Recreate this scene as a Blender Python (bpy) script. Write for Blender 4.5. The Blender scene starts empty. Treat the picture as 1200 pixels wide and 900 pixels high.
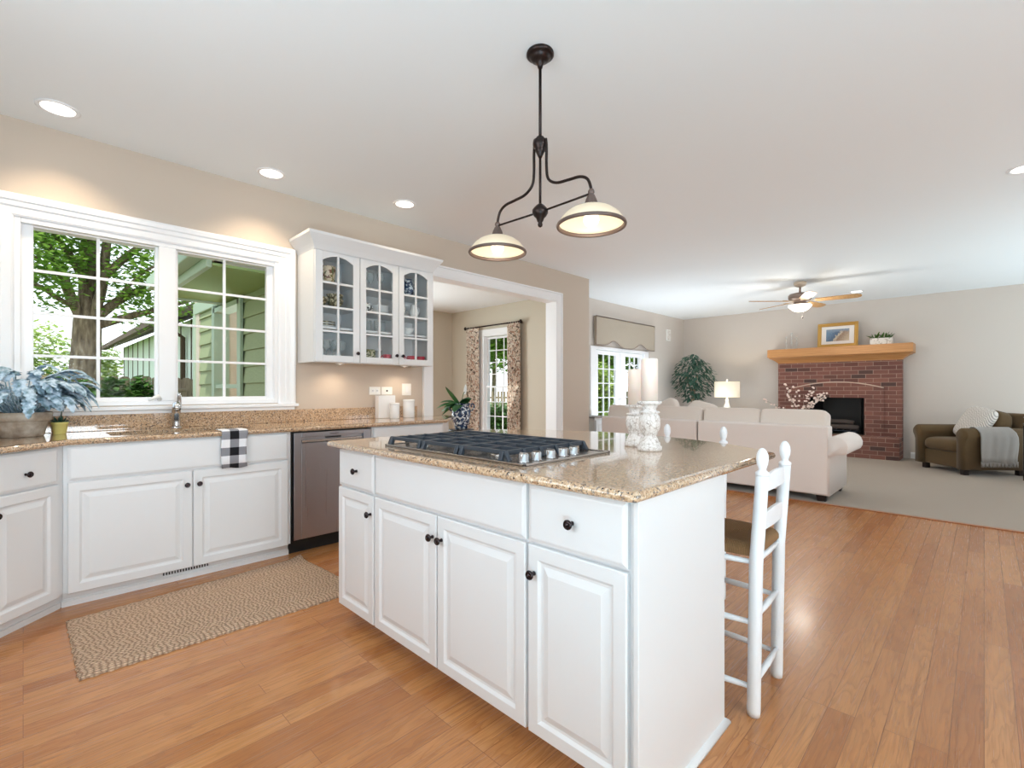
import bpy, bmesh, math, random
from mathutils import Vector, Matrix, noise as mnoise
random.seed(7)
PI = math.pi
S = bpy.context.scene
COL = S.collection

# ------------------------------------------------------------------ camera, sky, sun, fill lamps, exposure
cam_d = bpy.data.cameras.new('camera'); cam = bpy.data.objects.new('camera', cam_d); COL.objects.link(cam)
cam.location = (0, 0, 1.18)
cam.rotation_euler = (PI/2, 0, math.radians(44.5) - PI/2)
cam_d.sensor_width = 36.0
cam_d.lens = 36.0*563/1200
cam_d.shift_y = 7/1200
cam_d.clip_start = 0.05; cam_d.clip_end = 300
S.camera = cam
S.view_settings.view_transform = 'Standard'
S.view_settings.look = 'None'
S.view_settings.gamma = 1.0
S.view_settings.use_curve_mapping = False
S.view_settings.exposure = 0.0
S.cycles.use_denoising = True
S.cycles.max_bounces = 8
S.cycles.diffuse_bounces = 5
S.cycles.transparent_max_bounces = 16
S.cycles.sample_clamp_indirect = 6.0
S.cycles.caustics_reflective = False
S.cycles.caustics_refractive = False

W = bpy.data.worlds.new('sky'); S.world = W; W.use_nodes = True
_n = W.node_tree.nodes; _l = W.node_tree.links
_bg = _n['Background']
_tc = _n.new('ShaderNodeTexCoord'); _sp = _n.new('ShaderNodeSeparateXYZ'); _rp = _n.new('ShaderNodeValToRGB')
_l.new(_tc.outputs['Generated'], _sp.inputs[0]); _l.new(_sp.outputs['Z'], _rp.inputs[0]); _l.new(_rp.outputs[0], _bg.inputs['Color'])
_rp.color_ramp.elements[0].color = (0.93, 0.96, 1.0, 1); _rp.color_ramp.elements[0].position = 0.0
_rp.color_ramp.elements[1].color = (0.62, 0.78, 1.0, 1); _rp.color_ramp.elements[1].position = 0.7
_bg.inputs['Strength'].default_value = 2.0

def lamp(name, typ, loc, rot, energy, color=(1, 1, 1), **kw):
    d = bpy.data.lights.new(name, typ); o = bpy.data.objects.new(name, d); COL.objects.link(o)
    o.location = loc; o.rotation_euler = rot; d.energy = energy; d.color = color
    for k, v in kw.items(): setattr(d, k, v)
    return o
# sun high behind the house: lights the garden, never enters through the garden windows
sun = lamp('sun', 'SUN', (0, 0, 20), (0, 0, 0), 4.0, (1, .95, .86), angle=.01)
sun.rotation_euler = Vector((-.45, -.55, 1.15)).to_track_quat('Z', 'Y').to_euler()
DAY = (0.80, 0.91, 1.0)
# area lamps added at unseen windows, standing in for daylight to fill the room
FILL = {'side': (24, 26, 27), 'rear': (152, 168, 177), 'family': (8, 7, 7), 'upfill_side': (60, 104, 130), 'upfill_family': (98, 120, 129), 'upfill_door': (44, 49, 53), 'nook': (80, 90, 94)}   # watts per channel
def fill_lamp(name, key, loc, rot, sx, sy):
    c = FILL[key]; e = max(max(c), 1e-6)
    return lamp(name, 'AREA', loc, rot, e, tuple(v/e for v in c), shape='RECTANGLE', size=sx, size_y=sy)
fill_lamp('fill_kitchen_side', 'side', (-1.04, 1.3, 1.62), (0, -PI/2 - .1, 0), 1.1, 1.8)
fill_lamp('fill_rear', 'rear', (.6, -5.48, 1.6), (PI/2 + .35, 0, 0), 2.0, 1.4)
fill_lamp('fill_family', 'family', (7.8, -5.48, 1.6), (PI/2 + .35, 0, 0), 2.0, 1.4)
# unseen upward area lamps added near the floor to brighten ceiling and walls
fill_lamp('upfill_side', 'upfill_side', (-.5, -1.45, .08), (PI, 0, 0), 1.0, 2.4)
fill_lamp('upfill_family', 'upfill_family', (8.3, -2.3, .08), (PI, 0, 0), 4.2, 2.2)
fill_lamp('upfill_garden_door', 'upfill_door', (8.1, 3.9, .25), (PI, 0, 0), 1.8, 1.4)  # added upward fill lamp, hidden behind the sofa
fill_lamp('fill_nook', 'nook', (3.05, 7.12, 1.4), (-PI/2, 0, 0), 1.8, 1.6)  # lamp added at an unseen back opening to brighten the nook

# ------------------------------------------------------------------ helpers
def lin(c):
    c /= 255.0
    return c/12.92 if c <= .04045 else ((c + .055)/1.055)**2.4
def rgb(r, g, b): return (lin(r), lin(g), lin(b), 1.0)

def mat(name, col, rough=.5, metal=0.0, **kw):
    m = bpy.data.materials.new(name); m.use_nodes = True
    b = m.node_tree.nodes['Principled BSDF']
    b.inputs['Base Color'].default_value = col; b.inputs['Roughness'].default_value = rough; b.inputs['Metallic'].default_value = metal
    for k, v in kw.items(): b.inputs[k].default_value = v
    return m
class NT:
    """small node-tree writer"""
    def __init__(s, m): s.m = m; s.t = m.node_tree; s.b = s.t.nodes.get('Principled BSDF')
    def n(s, typ, ins=None, **props):
        x = s.t.nodes.new('ShaderNode' + typ)
        for k, v in props.items(): setattr(x, k, v)
        for k, v in (ins or {}).items(): s.put(x, k, v)
        return x
    def put(s, x, k, v):
        i = x.inputs[k]
        if isinstance(v, bpy.types.NodeSocket): s.t.links.new(v, i)
        else: i.default_value = v
    def ramp(s, fac, stops, interp='LINEAR'):
        r = s.t.nodes.new('ShaderNodeValToRGB'); r.color_ramp.interpolation = interp
        e = r.color_ramp.elements
        while len(e) < len(stops): e.new(.5)
        for q, (p, c) in zip(e, stops): q.position = p; q.color = c
        s.t.links.new(fac, r.inputs[0]); return r.outputs[0]
    def mix(s, f, a, b, blend='MIX'):
        x = s.t.nodes.new('ShaderNodeMix'); x.data_type = 'RGBA'; x.blend_type = blend
        s.put(x, 0, f); s.put(x, 6, a); s.put(x, 7, b); return x.outputs[2]
    def math(s, op, a, b=0.0, c=0.0):
        x = s.n('Math', operation=op); s.put(x, 0, a); s.put(x, 1, b)
        s.put(x, 2, c); return x.outputs[0]
    def bump(s, h, strength=.3, dist=.01):
        x = s.n('Bump', {'Height': h, 'Strength': strength, 'Distance': dist}); s.put(s.b, 'Normal', x.outputs[0])
    def pos(s): return s.n('NewGeometry').outputs['Position']
    def obj(s): return s.n('TexCoord').outputs['Object']
    def mapping(s, v, scale=(1, 1, 1), loc=(0, 0, 0), rot=(0, 0, 0)):
        return s.n('Mapping', {'Vector': v, 'Scale': scale, 'Location': loc, 'Rotation': rot}).outputs[0]

class MB:
    def __init__(s): s.v = []; s.f = []; s.mi = []; s.sm = []; s.M = None
    def add(s, vs, fs, mi=0, smooth=False):
        k = len(s.v)
        if s.M is not None: s.v += [s.M @ Vector(p) for p in vs]
        else: s.v += [Vector(p) for p in vs]
        for f in fs: s.f.append([i + k for i in f]); s.mi.append(mi); s.sm.append(smooth)
        return s
    def box(s, x0, x1, y0, y1, z0, z1, mi=0):
        x0, x1 = sorted((x0, x1)); y0, y1 = sorted((y0, y1)); z0, z1 = sorted((z0, z1))
        return s.add([(x0,y0,z0),(x1,y0,z0),(x1,y1,z0),(x0,y1,z0),(x0,y0,z1),(x1,y0,z1),(x1,y1,z1),(x0,y1,z1)],
                     [(0,3,2,1),(4,5,6,7),(0,1,5,4),(1,2,6,5),(2,3,7,6),(3,0,4,7)], mi)
    def bar(s, a, b, w, h, up=(0, 0, 1), mi=0):
        a = Vector(a); b = Vector(b); d = (b - a).normalized(); u = d.cross(Vector(up)).normalized(); v = u.cross(d)
        vs = []
        for p in (a, b):
            for i, j in ((-1,-1),(1,-1),(1,1),(-1,1)): vs.append(p + u*i*w/2 + v*j*h/2)
        return s.add(vs, [(0,1,2,3),(7,6,5,4),(0,4,5,1),(1,5,6,2),(2,6,7,3),(3,7,4,0)], mi)
    def prism(s, pts, z0, z1, mi=0, smooth=False):
        n = len(pts)
        vs = [(x, y, z0) for x, y in pts] + [(x, y, z1) for x, y in pts]
        return s.add(vs, [tuple(range(n - 1, -1, -1)), tuple(range(n, 2*n))] + [(i, (i+1) % n, n + (i+1) % n, n + i) for i in range(n)], mi, smooth)
    def lathe(s, prof, c=(0, 0, 0), seg=24, mi=0, smooth=True):
        vs = []; fs = []; n = len(prof)
        for k in range(seg):
            a = 2*PI*k/seg
            for r, z in prof: vs.append((c[0] + r*math.cos(a), c[1] + r*math.sin(a), c[2] + z))
        for k in range(seg):
            q = (k + 1) % seg
            for i in range(n - 1): fs.append((k*n + i, q*n + i, q*n + i + 1, k*n + i + 1))
        loop = prof[0] == prof[-1]
        if prof[0][0] > 1e-5 and not loop: fs.append(tuple(k*n for k in range(seg - 1, -1, -1)))
        if prof[-1][0] > 1e-5 and not loop: fs.append(tuple(k*n + n - 1 for k in range(seg)))
        return s.add(vs, fs, mi, smooth)
    def tube(s, path, r, seg=10, mi=0, closed=False, smooth=True):
        P = [Vector(p) for p in path]; n = len(P)
        R = r if isinstance(r, (list, tuple)) else [r]*n
        vs = []; fs = []; pu = None
        for i in range(n):
            if closed: d = P[(i+1) % n] - P[i-1]
            else: d = P[min(i+1, n-1)] - P[max(i-1, 0)]
            d.normalize()
            if pu is None:
                u = d.cross(Vector((0, 0, 1)) if abs(d.z) < .9 else Vector((1, 0, 0))).normalized()
            else: u = (pu - d*pu.dot(d)).normalized()
            pu = u; w = d.cross(u)
            for k in range(seg):
                a = 2*PI*k/seg; vs.append(P[i] + (u*math.cos(a) + w*math.sin(a))*R[i])
        m = n if closed else n - 1
        for i in range(m):
            j = (i + 1) % n
            for k in range(seg): fs.append((i*seg + k, i*seg + (k+1) % seg, j*seg + (k+1) % seg, j*seg + k))
        if not closed: fs += [tuple(range(seg - 1, -1, -1)), tuple((n-1)*seg + k for k in range(seg))]
        return s.add(vs, fs, mi, smooth)
    def sweep(s, path, prof, closed=False, mi=0, smooth=False, caps=True):
        """profile (d, z) swept along an xy path; d points to the right of travel, mitred"""
        P = [Vector((p[0], p[1])) for p in path]; n = len(P); q = len(prof); vs = []
        for i in range(n):
            d0 = (P[i] - P[i-1]) if (closed or i) else None
            d1 = (P[(i+1) % n] - P[i]) if (closed or i < n - 1) else None
            d0 = (d0 or d1).normalized(); d1 = (d1 or d0).normalized()
            n0 = Vector((d0.y, -d0.x)); n1 = Vector((d1.y, -d1.x)); m = (n0 + n1).normalized(); m = m/max(.3, m.dot(n0))
            for d, z in prof: vs.append((P[i].x + m.x*d, P[i].y + m.y*d, z))
        fs = []
        for i in range(n if closed else n - 1):
            j = (i + 1) % n
            for k in range(q - 1): fs.append((i*q + k, j*q + k, j*q + k + 1, i*q + k + 1))
        if not closed and caps: fs += [tuple(range(q)), tuple((n-1)*q + k for k in range(q - 1, -1, -1))]
        return s.add(vs, fs, mi, smooth)
    def puff(s, c, size, e=.35, R=None, nu=32, nv=18, wob=0.0, mi=0, ez=.8):
        """soft cushion: a superellipsoid, optionally rotated by matrix R"""
        vs = []; fs = []
        def p(v, e): return math.copysign(abs(v)**e, v)
        for j in range(nv + 1):
            ph = -PI/2 + PI*j/nv
            for i in range(nu):
                th = 2*PI*i/nu
                q = Vector((size[0]/2*p(math.cos(ph), e)*p(math.cos(th), e), size[1]/2*p(math.cos(ph), e)*p(math.sin(th), e), size[2]/2*p(math.sin(ph), ez)))
                if wob: q += q.normalized()*mnoise.noise(q*6 + Vector(c))*wob
                if R is not None: q = R @ q
                vs.append(q + Vector(c))
        for j in range(nv):
            for i in range(nu): fs.append((j*nu + i, j*nu + (i+1) % nu, (j+1)*nu + (i+1) % nu, (j+1)*nu + i))
        return s.add(vs, fs, mi, True)
    def build(s, name, ms, parent=None, bevel=0, segs=2, origin=None, sub=0, off=None):
        me = bpy.data.meshes.new(name); o = bpy.data.objects.new(name, me); COL.objects.link(o)
        f = Vector((0, 0, 0))
        if parent is not None: o.parent = parent; f = OFF.get(parent.name, Vector((0, 0, 0))); OFF[o.name] = f
        elif origin is not None: f = Vector(origin); o.location = f; OFF[o.name] = f
        me.from_pydata([tuple(v - f) for v in s.v], [], s.f)
        for m in (ms if isinstance(ms, (list, tuple)) else [ms]): me.materials.append(m)
        me.polygons.foreach_set('material_index', s.mi); me.polygons.foreach_set('use_smooth', s.sm)
        b = bmesh.new(); b.from_mesh(me)
        bmesh.ops.recalc_face_normals(b, faces=b.faces)
        b.to_mesh(me); b.free(); me.update()
        if bevel:
            mo = o.modifiers.new('bevel', 'BEVEL'); mo.width = bevel; mo.segments = segs; mo.limit_method = 'ANGLE'; mo.angle_limit = math.radians(40)
            if segs > 1: me.polygons.foreach_set('use_smooth', [True]*len(me.polygons)); mo.harden_normals = True
        if sub: mo = o.modifiers.new('sub', 'SUBSURF'); mo.levels = sub; mo.render_levels = sub
        return o
OFF = {}
def tag(o, label=None, cat=None, group=None, kind=None):
    if label: o['label'] = label
    if cat: o['category'] = cat
    if group: o['group'] = group
    if kind: o['kind'] = kind
    return o
def thing(name, label, cat, loc=(0, 0, 0), rz=0, group=None, local=False, kind=None):
    o = bpy.data.objects.new(name, None); COL.objects.link(o); o.location = loc; o.rotation_euler = (0, 0, rz)
    o.empty_display_size = .1
    OFF[o.name] = Vector((0, 0, 0)) if local else Vector(loc)
    return tag(o, label, cat, group, kind)
def kids(o): return list(o.children)
def dup(root, loc, rz=None, label=None, scale=None):
    r = root.copy(); COL.objects.link(r); r.location = loc
    if rz is not None: r.rotation_euler = (0, 0, rz)
    if scale: r.scale = scale
    if label: r['label'] = label
    for ch in list(root.children):
        c = ch.copy(); COL.objects.link(c); c.parent = r
        for g in list(ch.children):
            d = g.copy(); COL.objects.link(d); d.parent = c
    return r
def struct(name, mb, m, parent=None, **kw):
    o = mb.build(name, m, parent, **kw)
    if parent is None: tag(o, kind='structure')
    return o
def frameM(O, U, V, N):
    """local (u, v, n) -> world"""
    U, V, N = Vector(U).normalized(), Vector(V).normalized(), Vector(N).normalized()
    return Matrix(((U.x, V.x, N.x, O[0]), (U.y, V.y, N.y, O[1]), (U.z, V.z, N.z, O[2]), (0, 0, 0, 1)))
def arc(cx, cy, r, a0, a1, n):
    return [(cx + r*math.cos(a0 + (a1 - a0)*i/n), cy + r*math.sin(a0 + (a1 - a0)*i/n)) for i in range(n + 1)]
def smoothpath(P, n=6):
    P = [Vector(p) for p in P]; out = []
    for i in range(len(P) - 1):
        a = P[max(i-1, 0)]; b = P[i]; c = P[i+1]; d = P[min(i+2, len(P)-1)]
        for k in range(n):
            t = k/n
            out.append(.5*((2*b) + (c - a)*t + (2*a - 5*b + 4*c - d)*t*t + (3*b - a - 3*c + d)*t**3))
    return out + [P[-1]]

# ------------------------------------------------------------------ materials
M = {}
M['white_paint'] = mat('white_paint', rgb(224, 224, 225), .38)
M['charred'] = mat('charred_log', rgb(84, 74, 70), .95)
M['trim_white'] = mat('trim_white', rgb(240, 240, 242), .35)
M['stool_white'] = mat('stool_white', rgb(238, 241, 245), .35)
M['ceiling'] = mat('ceiling_paint', rgb(240, 244, 247), .9)
def wallpaint(name, c):
    m = mat(name, c, .8); t = NT(m)
    nz = t.n('TexNoise', {'Vector': t.pos(), 'Scale': 160.0, 'Detail': 2.0}); t.bump(nz.outputs['Fac'], .05, .002); return m
M['wall'] = wallpaint('wall_paint', rgb(199, 185, 171))
M['wall_family'] = wallpaint('family_room_paint', rgb(208, 199, 191))
M['wall_nook'] = wallpaint('nook_paint', rgb(200, 190, 174))
M['black'] = mat('black', rgb(14, 14, 15), .5)
M['dark_bronze'] = mat('dark_bronze', rgb(48, 38, 36), .35, .7)
M['knob'] = mat('knob_bronze', rgb(60, 52, 54), .22, .9)
M['chrome'] = mat('brushed_nickel', rgb(205, 207, 210), .18, 1.0)
M['iron'] = mat('cast_iron', rgb(62, 70, 80), .42, .25)
M['steel_tray'] = mat('steel_tray', rgb(190, 186, 182), .25, 1.0)
M['plastic_white'] = mat('plastic_white', rgb(240, 238, 234), .4)
M['candle'] = mat('candle_wax', rgb(246, 230, 220), .55, **{'Subsurface Weight': .25})
M['soil'] = mat('soil', rgb(60, 46, 36), .95)
M['green_deep'] = mat('green_deep', rgb(38, 78, 44), .45)
def emit(name, col, st):
    m = bpy.data.materials.new(name); m.use_nodes = True; b = m.node_tree.nodes['Principled BSDF']
    b.inputs['Base Color'].default_value = col; b.inputs['Emission Color'].default_value = col; b.inputs['Emission Strength'].default_value = st; return m
M['can_glow'] = emit('can_glow', (1, .93, .84, 1), 4.0)
M['bulb_glow'] = emit('bulb_glow', (1, .92, .8, 1), 3.0)
def thin_glass(name, tint=(1, 1, 1, 1), refl=.9, haze=0.0):
    m = bpy.data.materials.new(name); m.use_nodes = True; t = m.node_tree; t.nodes.clear()
    o = t.nodes.new('ShaderNodeOutputMaterial'); tr = t.nodes.new('ShaderNodeBsdfTransparent'); gl = t.nodes.new('ShaderNodeBsdfGlossy')
    fr = t.nodes.new('ShaderNodeFresnel'); mx = t.nodes.new('ShaderNodeMixShader'); mu = t.nodes.new('ShaderNodeMath'); mu.operation = 'MULTIPLY'
    tr.inputs[0].default_value = tint; gl.inputs['Roughness'].default_value = .02; fr.inputs[0].default_value = 1.45; mu.inputs[1].default_value = refl
    body = tr.outputs[0]
    if haze:
        di = t.nodes.new('ShaderNodeBsdfDiffuse'); di.inputs[0].default_value = (.9, .92, .92, 1); m2 = t.nodes.new('ShaderNodeMixShader'); m2.inputs[0].default_value = haze
        t.links.new(tr.outputs[0], m2.inputs[1]); t.links.new(di.outputs[0], m2.inputs[2]); body = m2.outputs[0]
    t.links.new(fr.outputs[0], mu.inputs[0]); t.links.new(mu.outputs[0], mx.inputs[0]); t.links.new(body, mx.inputs[1]); t.links.new(gl.outputs[0], mx.inputs[2])
    t.links.new(mx.outputs[0], o.inputs[0]); return m
M['glass'] = thin_glass('window_glass', (.98, .99, .985, 1), .03)
M['cab_glass'] = thin_glass('cabinet_glass', (.99, 1, 1, 1), .3)
M['glassware'] = thin_glass('glassware', (.98, .99, .99, 1), .3, .16)

def granite():
    m = mat('granite', rgb(190, 160, 126), .08); t = NT(m); p = t.pos()
    n0 = t.n('TexNoise', {'Vector': p, 'Scale': 9.0, 'Detail': 3.0})
    n1 = t.n('TexNoise', {'Vector': p, 'Scale': 105.0, 'Detail': 4.0, 'Roughness': .6, 'Distortion': .4})
    c = t.ramp(n1.outputs['Fac'], [(.28, rgb(108, 82, 64)), (.37, rgb(160, 128, 100)), (.46, rgb(192, 160, 128)), (.58, rgb(210, 183, 153)), (.72, rgb(228, 212, 190))])
    c = t.mix(t.math('MULTIPLY', n0.outputs['Fac'], .35), c, rgb(196, 160, 122))
    def fleck(scale, lo, col, off, f=1.0):
        q = t.ramp(t.n('TexNoise', {'Vector': t.mapping(p, loc=off), 'Scale': scale, 'Detail': 2.0}).outputs['Fac'], [(lo, (0, 0, 0, 1)), (lo + .035, (f, f, f, 1))]); return q
    c = t.mix(fleck(95.0, .60, 0, (7, 3, 2)), c, rgb(136, 120, 108))
    c = t.mix(fleck(130.0, .61, 0, (1, 9, 4)), c, rgb(52, 40, 36))
    c = t.mix(fleck(120.0, .64, 0, (5, 5, 8), .6), c, rgb(236, 226, 210))
    t.put(t.b, 'Base Color', c); t.put(t.b, 'Coat Weight', .5); t.put(t.b, 'Coat Roughness', .02); return m
M['granite'] = granite()

def oak():
    m = mat('oak_planks', rgb(186, 124, 80), .3); t = NT(m); p = t.pos()
    br = t.n('TexBrick', {'Vector': p, 'Color1': (0, 0, 0, 1), 'Color2': (1, 1, 1, 1), 'Mortar': (.5, .5, .5, 1), 'Scale': 1.0, 'Mortar Size': .0011,
                          'Mortar Smooth': .3, 'Brick Width': 1.05, 'Row Height': .083}, offset=.37, offset_frequency=3)
    tone = t.ramp(br.outputs['Color'], [(.0, rgb(170, 109, 62)), (.3, rgb(186, 125, 75)), (.6, rgb(194, 134, 82)), (.85, rgb(202, 143, 90)), (1.0, rgb(178, 114, 66))])
    # each plank carries its own shift of the figure
    off = t.n('VectorMath', {0: br.outputs['Color'], 1: (9.0, 5.0, 3.0)}, operation='MULTIPLY').outputs[0]
    pv = t.n('VectorMath', {0: p, 1: off}, operation='ADD').outputs[0]
    g1 = t.n('TexNoise', {'Vector': t.mapping(pv, (1.1, 9.0, 1)), 'Scale': 1.6, 'Detail': 3.0, 'Distortion': .5})
    rings = t.math('FRACT', t.math('MULTIPLY', g1.outputs['Fac'], 9.0))
    rings = t.ramp(rings, [(0, (.25, .25, .25, 1)), (.3, (0, 0, 0, 1)), (.75, (.55, .55, .55, 1)), (1.0, (1, 1, 1, 1))])
    g2 = t.n('TexNoise', {'Vector': t.mapping(pv, (4.0, 170.0, 1)), 'Scale': 1.0, 'Detail': 4.0})
    c = t.mix(t.math('MULTIPLY', rings, .48), tone, rgb(140, 86, 48))
    c = t.mix(t.ramp(g2.outputs['Fac'], [(.48, (0, 0, 0, 1)), (.72, (.55, .55, .55, 1))]), c, rgb(136, 84, 48))
    c = t.mix(t.math('MULTIPLY', br.outputs['Fac'], .75), c, rgb(96, 56, 34))
    t.put(t.b, 'Base Color', c)
    t.put(t.b, 'Roughness', t.math('ADD', t.math('MULTIPLY', g2.outputs['Fac'], .12), .2))
    t.put(t.b, 'Coat Weight', .12); t.put(t.b, 'Coat Roughness', .12)
    t.bump(t.math('SUBTRACT', t.math('MULTIPLY', rings, .15), br.outputs['Fac']), .12, .002); return m
M['oak'] = oak()

def carpet():
    m = mat('carpet', rgb(176, 164, 150), .95); t = NT(m); p = t.pos()
    a = t.n('TexNoise', {'Vector': p, 'Scale': 220.0, 'Detail': 2.0}); b = t.n('TexNoise', {'Vector': p, 'Scale': 2.5, 'Detail': 2.0})
    c = t.mix(a.outputs['Fac'], rgb(140, 124, 108), rgb(168, 152, 135)); c = t.mix(t.math('MULTIPLY', b.outputs['Fac'], .3), c, rgb(140, 126, 112))
    t.put(t.b, 'Base Color', c); t.bump(a.outputs['Fac'], .5, .004); t.put(t.b, 'Sheen Weight', .2); return m
M['carpet'] = carpet()

def brick():
    m = mat('red_brick', rgb(140, 80, 66), .85); t = NT(m); g = t.n('SeparateXYZ', {0: t.pos()}); nr = t.n('SeparateXYZ', {0: t.n('NewGeometry').outputs['Normal']})
    # along the wall: y on faces looking down the room, x on the returns; courses by height
    h = t.math('ADD', g.outputs['Y'], t.math('MULTIPLY', t.math('ABSOLUTE', nr.outputs['Y']), g.outputs['X']))
    uv = t.n('CombineXYZ', {0: h, 1: t.math('ADD', g.outputs['Z'], t.math('MULTIPLY', t.math('ABSOLUTE', nr.outputs['Z']), g.outputs['X']))}).outputs[0]
    br = t.n('TexBrick', {'Vector': uv, 'Color1': (0, 0, 0, 1), 'Color2': (1, 1, 1, 1), 'Mortar': (0, 0, 0, 1), 'Scale': 1.0, 'Mortar Size': .0045, 'Mortar Smooth': .25,
                          'Brick Width': .215, 'Row Height': .073}, offset=.5)
    c = t.ramp(br.outputs['Color'], [(0, rgb(66, 56, 56)), (.08, rgb(84, 64, 60)), (.16, rgb(112, 74, 66)), (.5, rgb(130, 86, 76)), (.8, rgb(146, 98, 84)), (1, rgb(118, 80, 72))])
    nz = t.n('TexNoise', {'Vector': t.pos(), 'Scale': 28.0, 'Detail': 4.0})
    c = t.mix(t.math('MULTIPLY', nz.outputs['Fac'], .5), c, rgb(104, 64, 58))
    c = t.mix(br.outputs['Fac'], c, rgb(166, 138, 124)); t.put(t.b, 'Base Color', c)
    t.bump(t.math('SUBTRACT', t.math('MULTIPLY', nz.outputs['Fac'], .4), br.outputs['Fac']), .6, .006); return m
M['brick'] = brick()

def wood(name, a, b, ax=(1.2, 30, 30), rough=.4):
    m = mat(name, a, rough); t = NT(m)
    n1 = t.n('TexNoise', {'Vector': t.mapping(t.obj(), ax), 'Scale': 2.0, 'Detail': 5.0, 'Distortion': .6})
    t.put(t.b, 'Base Color', t.mix(t.ramp(n1.outputs['Fac'], [(.3, (0, 0, 0, 1)), (.7, (1, 1, 1, 1))]), a, b)); return m
M['mantel_oak'] = wood('mantel_oak', rgb(204, 150, 96), rgb(180, 124, 74), (30, 1.2, 30))
M['blade_oak'] = wood('blade_oak', rgb(198, 158, 110), rgb(170, 130, 86), (3, 30, 30))
M['dark_wood'] = wood('dark_wood', rgb(38, 28, 26), rgb(26, 20, 20))
M['bark'] = None
def bark():
    m = mat('bark', rgb(120, 104, 86), .95); t = NT(m)
    n1 = t.n('TexNoise', {'Vector': t.mapping(t.pos(), (9, 9, 2.2)), 'Scale': 2.5, 'Detail': 6.0})
    t.put(t.b, 'Base Color', t.ramp(n1.outputs['Fac'], [(.3, rgb(86, 72, 58)), (.55, rgb(140, 122, 100)), (.75, rgb(176, 160, 136))]))
    t.bump(n1.outputs['Fac'], .8, .03); return m
M['bark'] = bark()
def steel():
    m = mat('brushed_steel', rgb(168, 168, 174), .3, 1.0); t = NT(m)
    n1 = t.n('TexNoise', {'Vector': t.mapping(t.pos(), (120, 120, .6)), 'Scale': 2.0, 'Detail': 2.0})
    t.put(t.b, 'Roughness', t.math('ADD', t.math('MULTIPLY', n1.outputs['Fac'], .18), .22)); t.bump(n1.outputs['Fac'], .04, .001); return m
M['steel'] = steel()

def fabric(name, a, b, scale=300.0, rough=.9, bump=.25, sheen=.2):
    m = mat(name, a, rough); t = NT(m); n1 = t.n('TexNoise', {'Vector': t.obj(), 'Scale': scale, 'Detail': 2.0})
    n2 = t.n('TexNoise', {'Vector': t.obj(), 'Scale': 7.0, 'Detail': 3.0})
    c = t.mix(n1.outputs['Fac'], a, b); t.put(t.b, 'Base Color', t.mix(t.math('MULTIPLY', n2.outputs['Fac'], .35), c, b))
    t.bump(n1.outputs['Fac'], bump, .003); t.put(t.b, 'Sheen Weight', sheen); return m
M['sofa'] = fabric('sofa_linen', rgb(238, 229, 224), rgb(222, 212, 206), 420)
M['sofa_cushion'] = fabric('sofa_cushion_linen', rgb(234, 224, 216), rgb(218, 206, 196), 420)
M['olive'] = fabric('olive_corduroy', rgb(112, 88, 52), rgb(70, 52, 28), 160, .85, .4, .12)
M['throw'] = fabric('grey_throw', rgb(170, 164, 158), rgb(140, 134, 130), 260, .95, .6)
M['valance'] = fabric('valance_linen', rgb(184, 170, 152), rgb(164, 152, 136), 260)
M['shade_linen'] = mat('lamp_shade_linen', rgb(246, 236, 216), .8, **{'Transmission Weight': .0, 'Emission Color': (1, .86, .62, 1), 'Emission Strength': .35})
M['rush'] = None
def rush():
    m = mat('woven_rush', rgb(128, 98, 62), .9); t = NT(m); o = t.obj()
    sx = t.n('SeparateXYZ', {0: o})
    # strands run round each seat edge: pattern by the smaller distance to the diagonals
    d = t.math('GREATER_THAN', t.math('ABSOLUTE', sx.outputs['X']), t.math('ABSOLUTE', t.math('SUBTRACT', sx.outputs['Y'], .16)))
    u = t.n('Mix', {0: d, 2: sx.outputs['X'], 3: sx.outputs['Y']}).outputs[0]
    w = t.math('SINE', t.math('MULTIPLY', u, 1100.0)); nz = t.n('TexNoise', {'Vector': o, 'Scale': 60.0, 'Detail': 3.0})
    c = t.mix(t.math('MULTIPLY_ADD', w, .3, .5), rgb(104, 72, 44), rgb(188, 146, 98)); c = t.mix(t.math('MULTIPLY', nz.outputs['Fac'], .6), c, rgb(146, 110, 70))
    t.put(t.b, 'Base Color', c); t.bump(w, .6, .004); return m
M['rush'] = rush()
def jute():
    m = mat('jute_weave', rgb(170, 138, 108), .95); t = NT(m); o = t.obj(); sx = t.n('SeparateXYZ', {0: o})
    nz = t.n('TexNoise', {'Vector': o, 'Scale': 30.0, 'Detail': 2.0})
    u = t.math('ADD', sx.outputs['X'], t.math('MULTIPLY', nz.outputs['Fac'], .03)); v = sx.outputs['Y']
    row = t.math('FLOOR', t.math('MULTIPLY', v, 62.0)); sh = t.math('MULTIPLY', t.n('TexWhiteNoise', {'W': row}, noise_dimensions='1D').outputs['Value'], 6.28)
    w = t.math('MULTIPLY', t.math('ABSOLUTE', t.math('SINE', t.math('ADD', t.math('MULTIPLY', u, 150.0), sh))), t.math('ABSOLUTE', t.math('SINE', t.math('MULTIPLY', v, 62.0*PI))))
    n2 = t.n('TexNoise', {'Vector': o, 'Scale': 90.0, 'Detail': 4.0})
    c = t.mix(t.math('POWER', w, .6), rgb(128, 98, 76), rgb(236, 206, 178)); c = t.mix(t.ramp(n2.outputs['Fac'], [(.45, (0, 0, 0, 1)), (.75, (.55, .55, .55, 1))]), c, rgb(182, 142, 110))
    t.put(t.b, 'Base Color', c); t.bump(w, .9, .01); return m
M['jute'] = jute()
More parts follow.
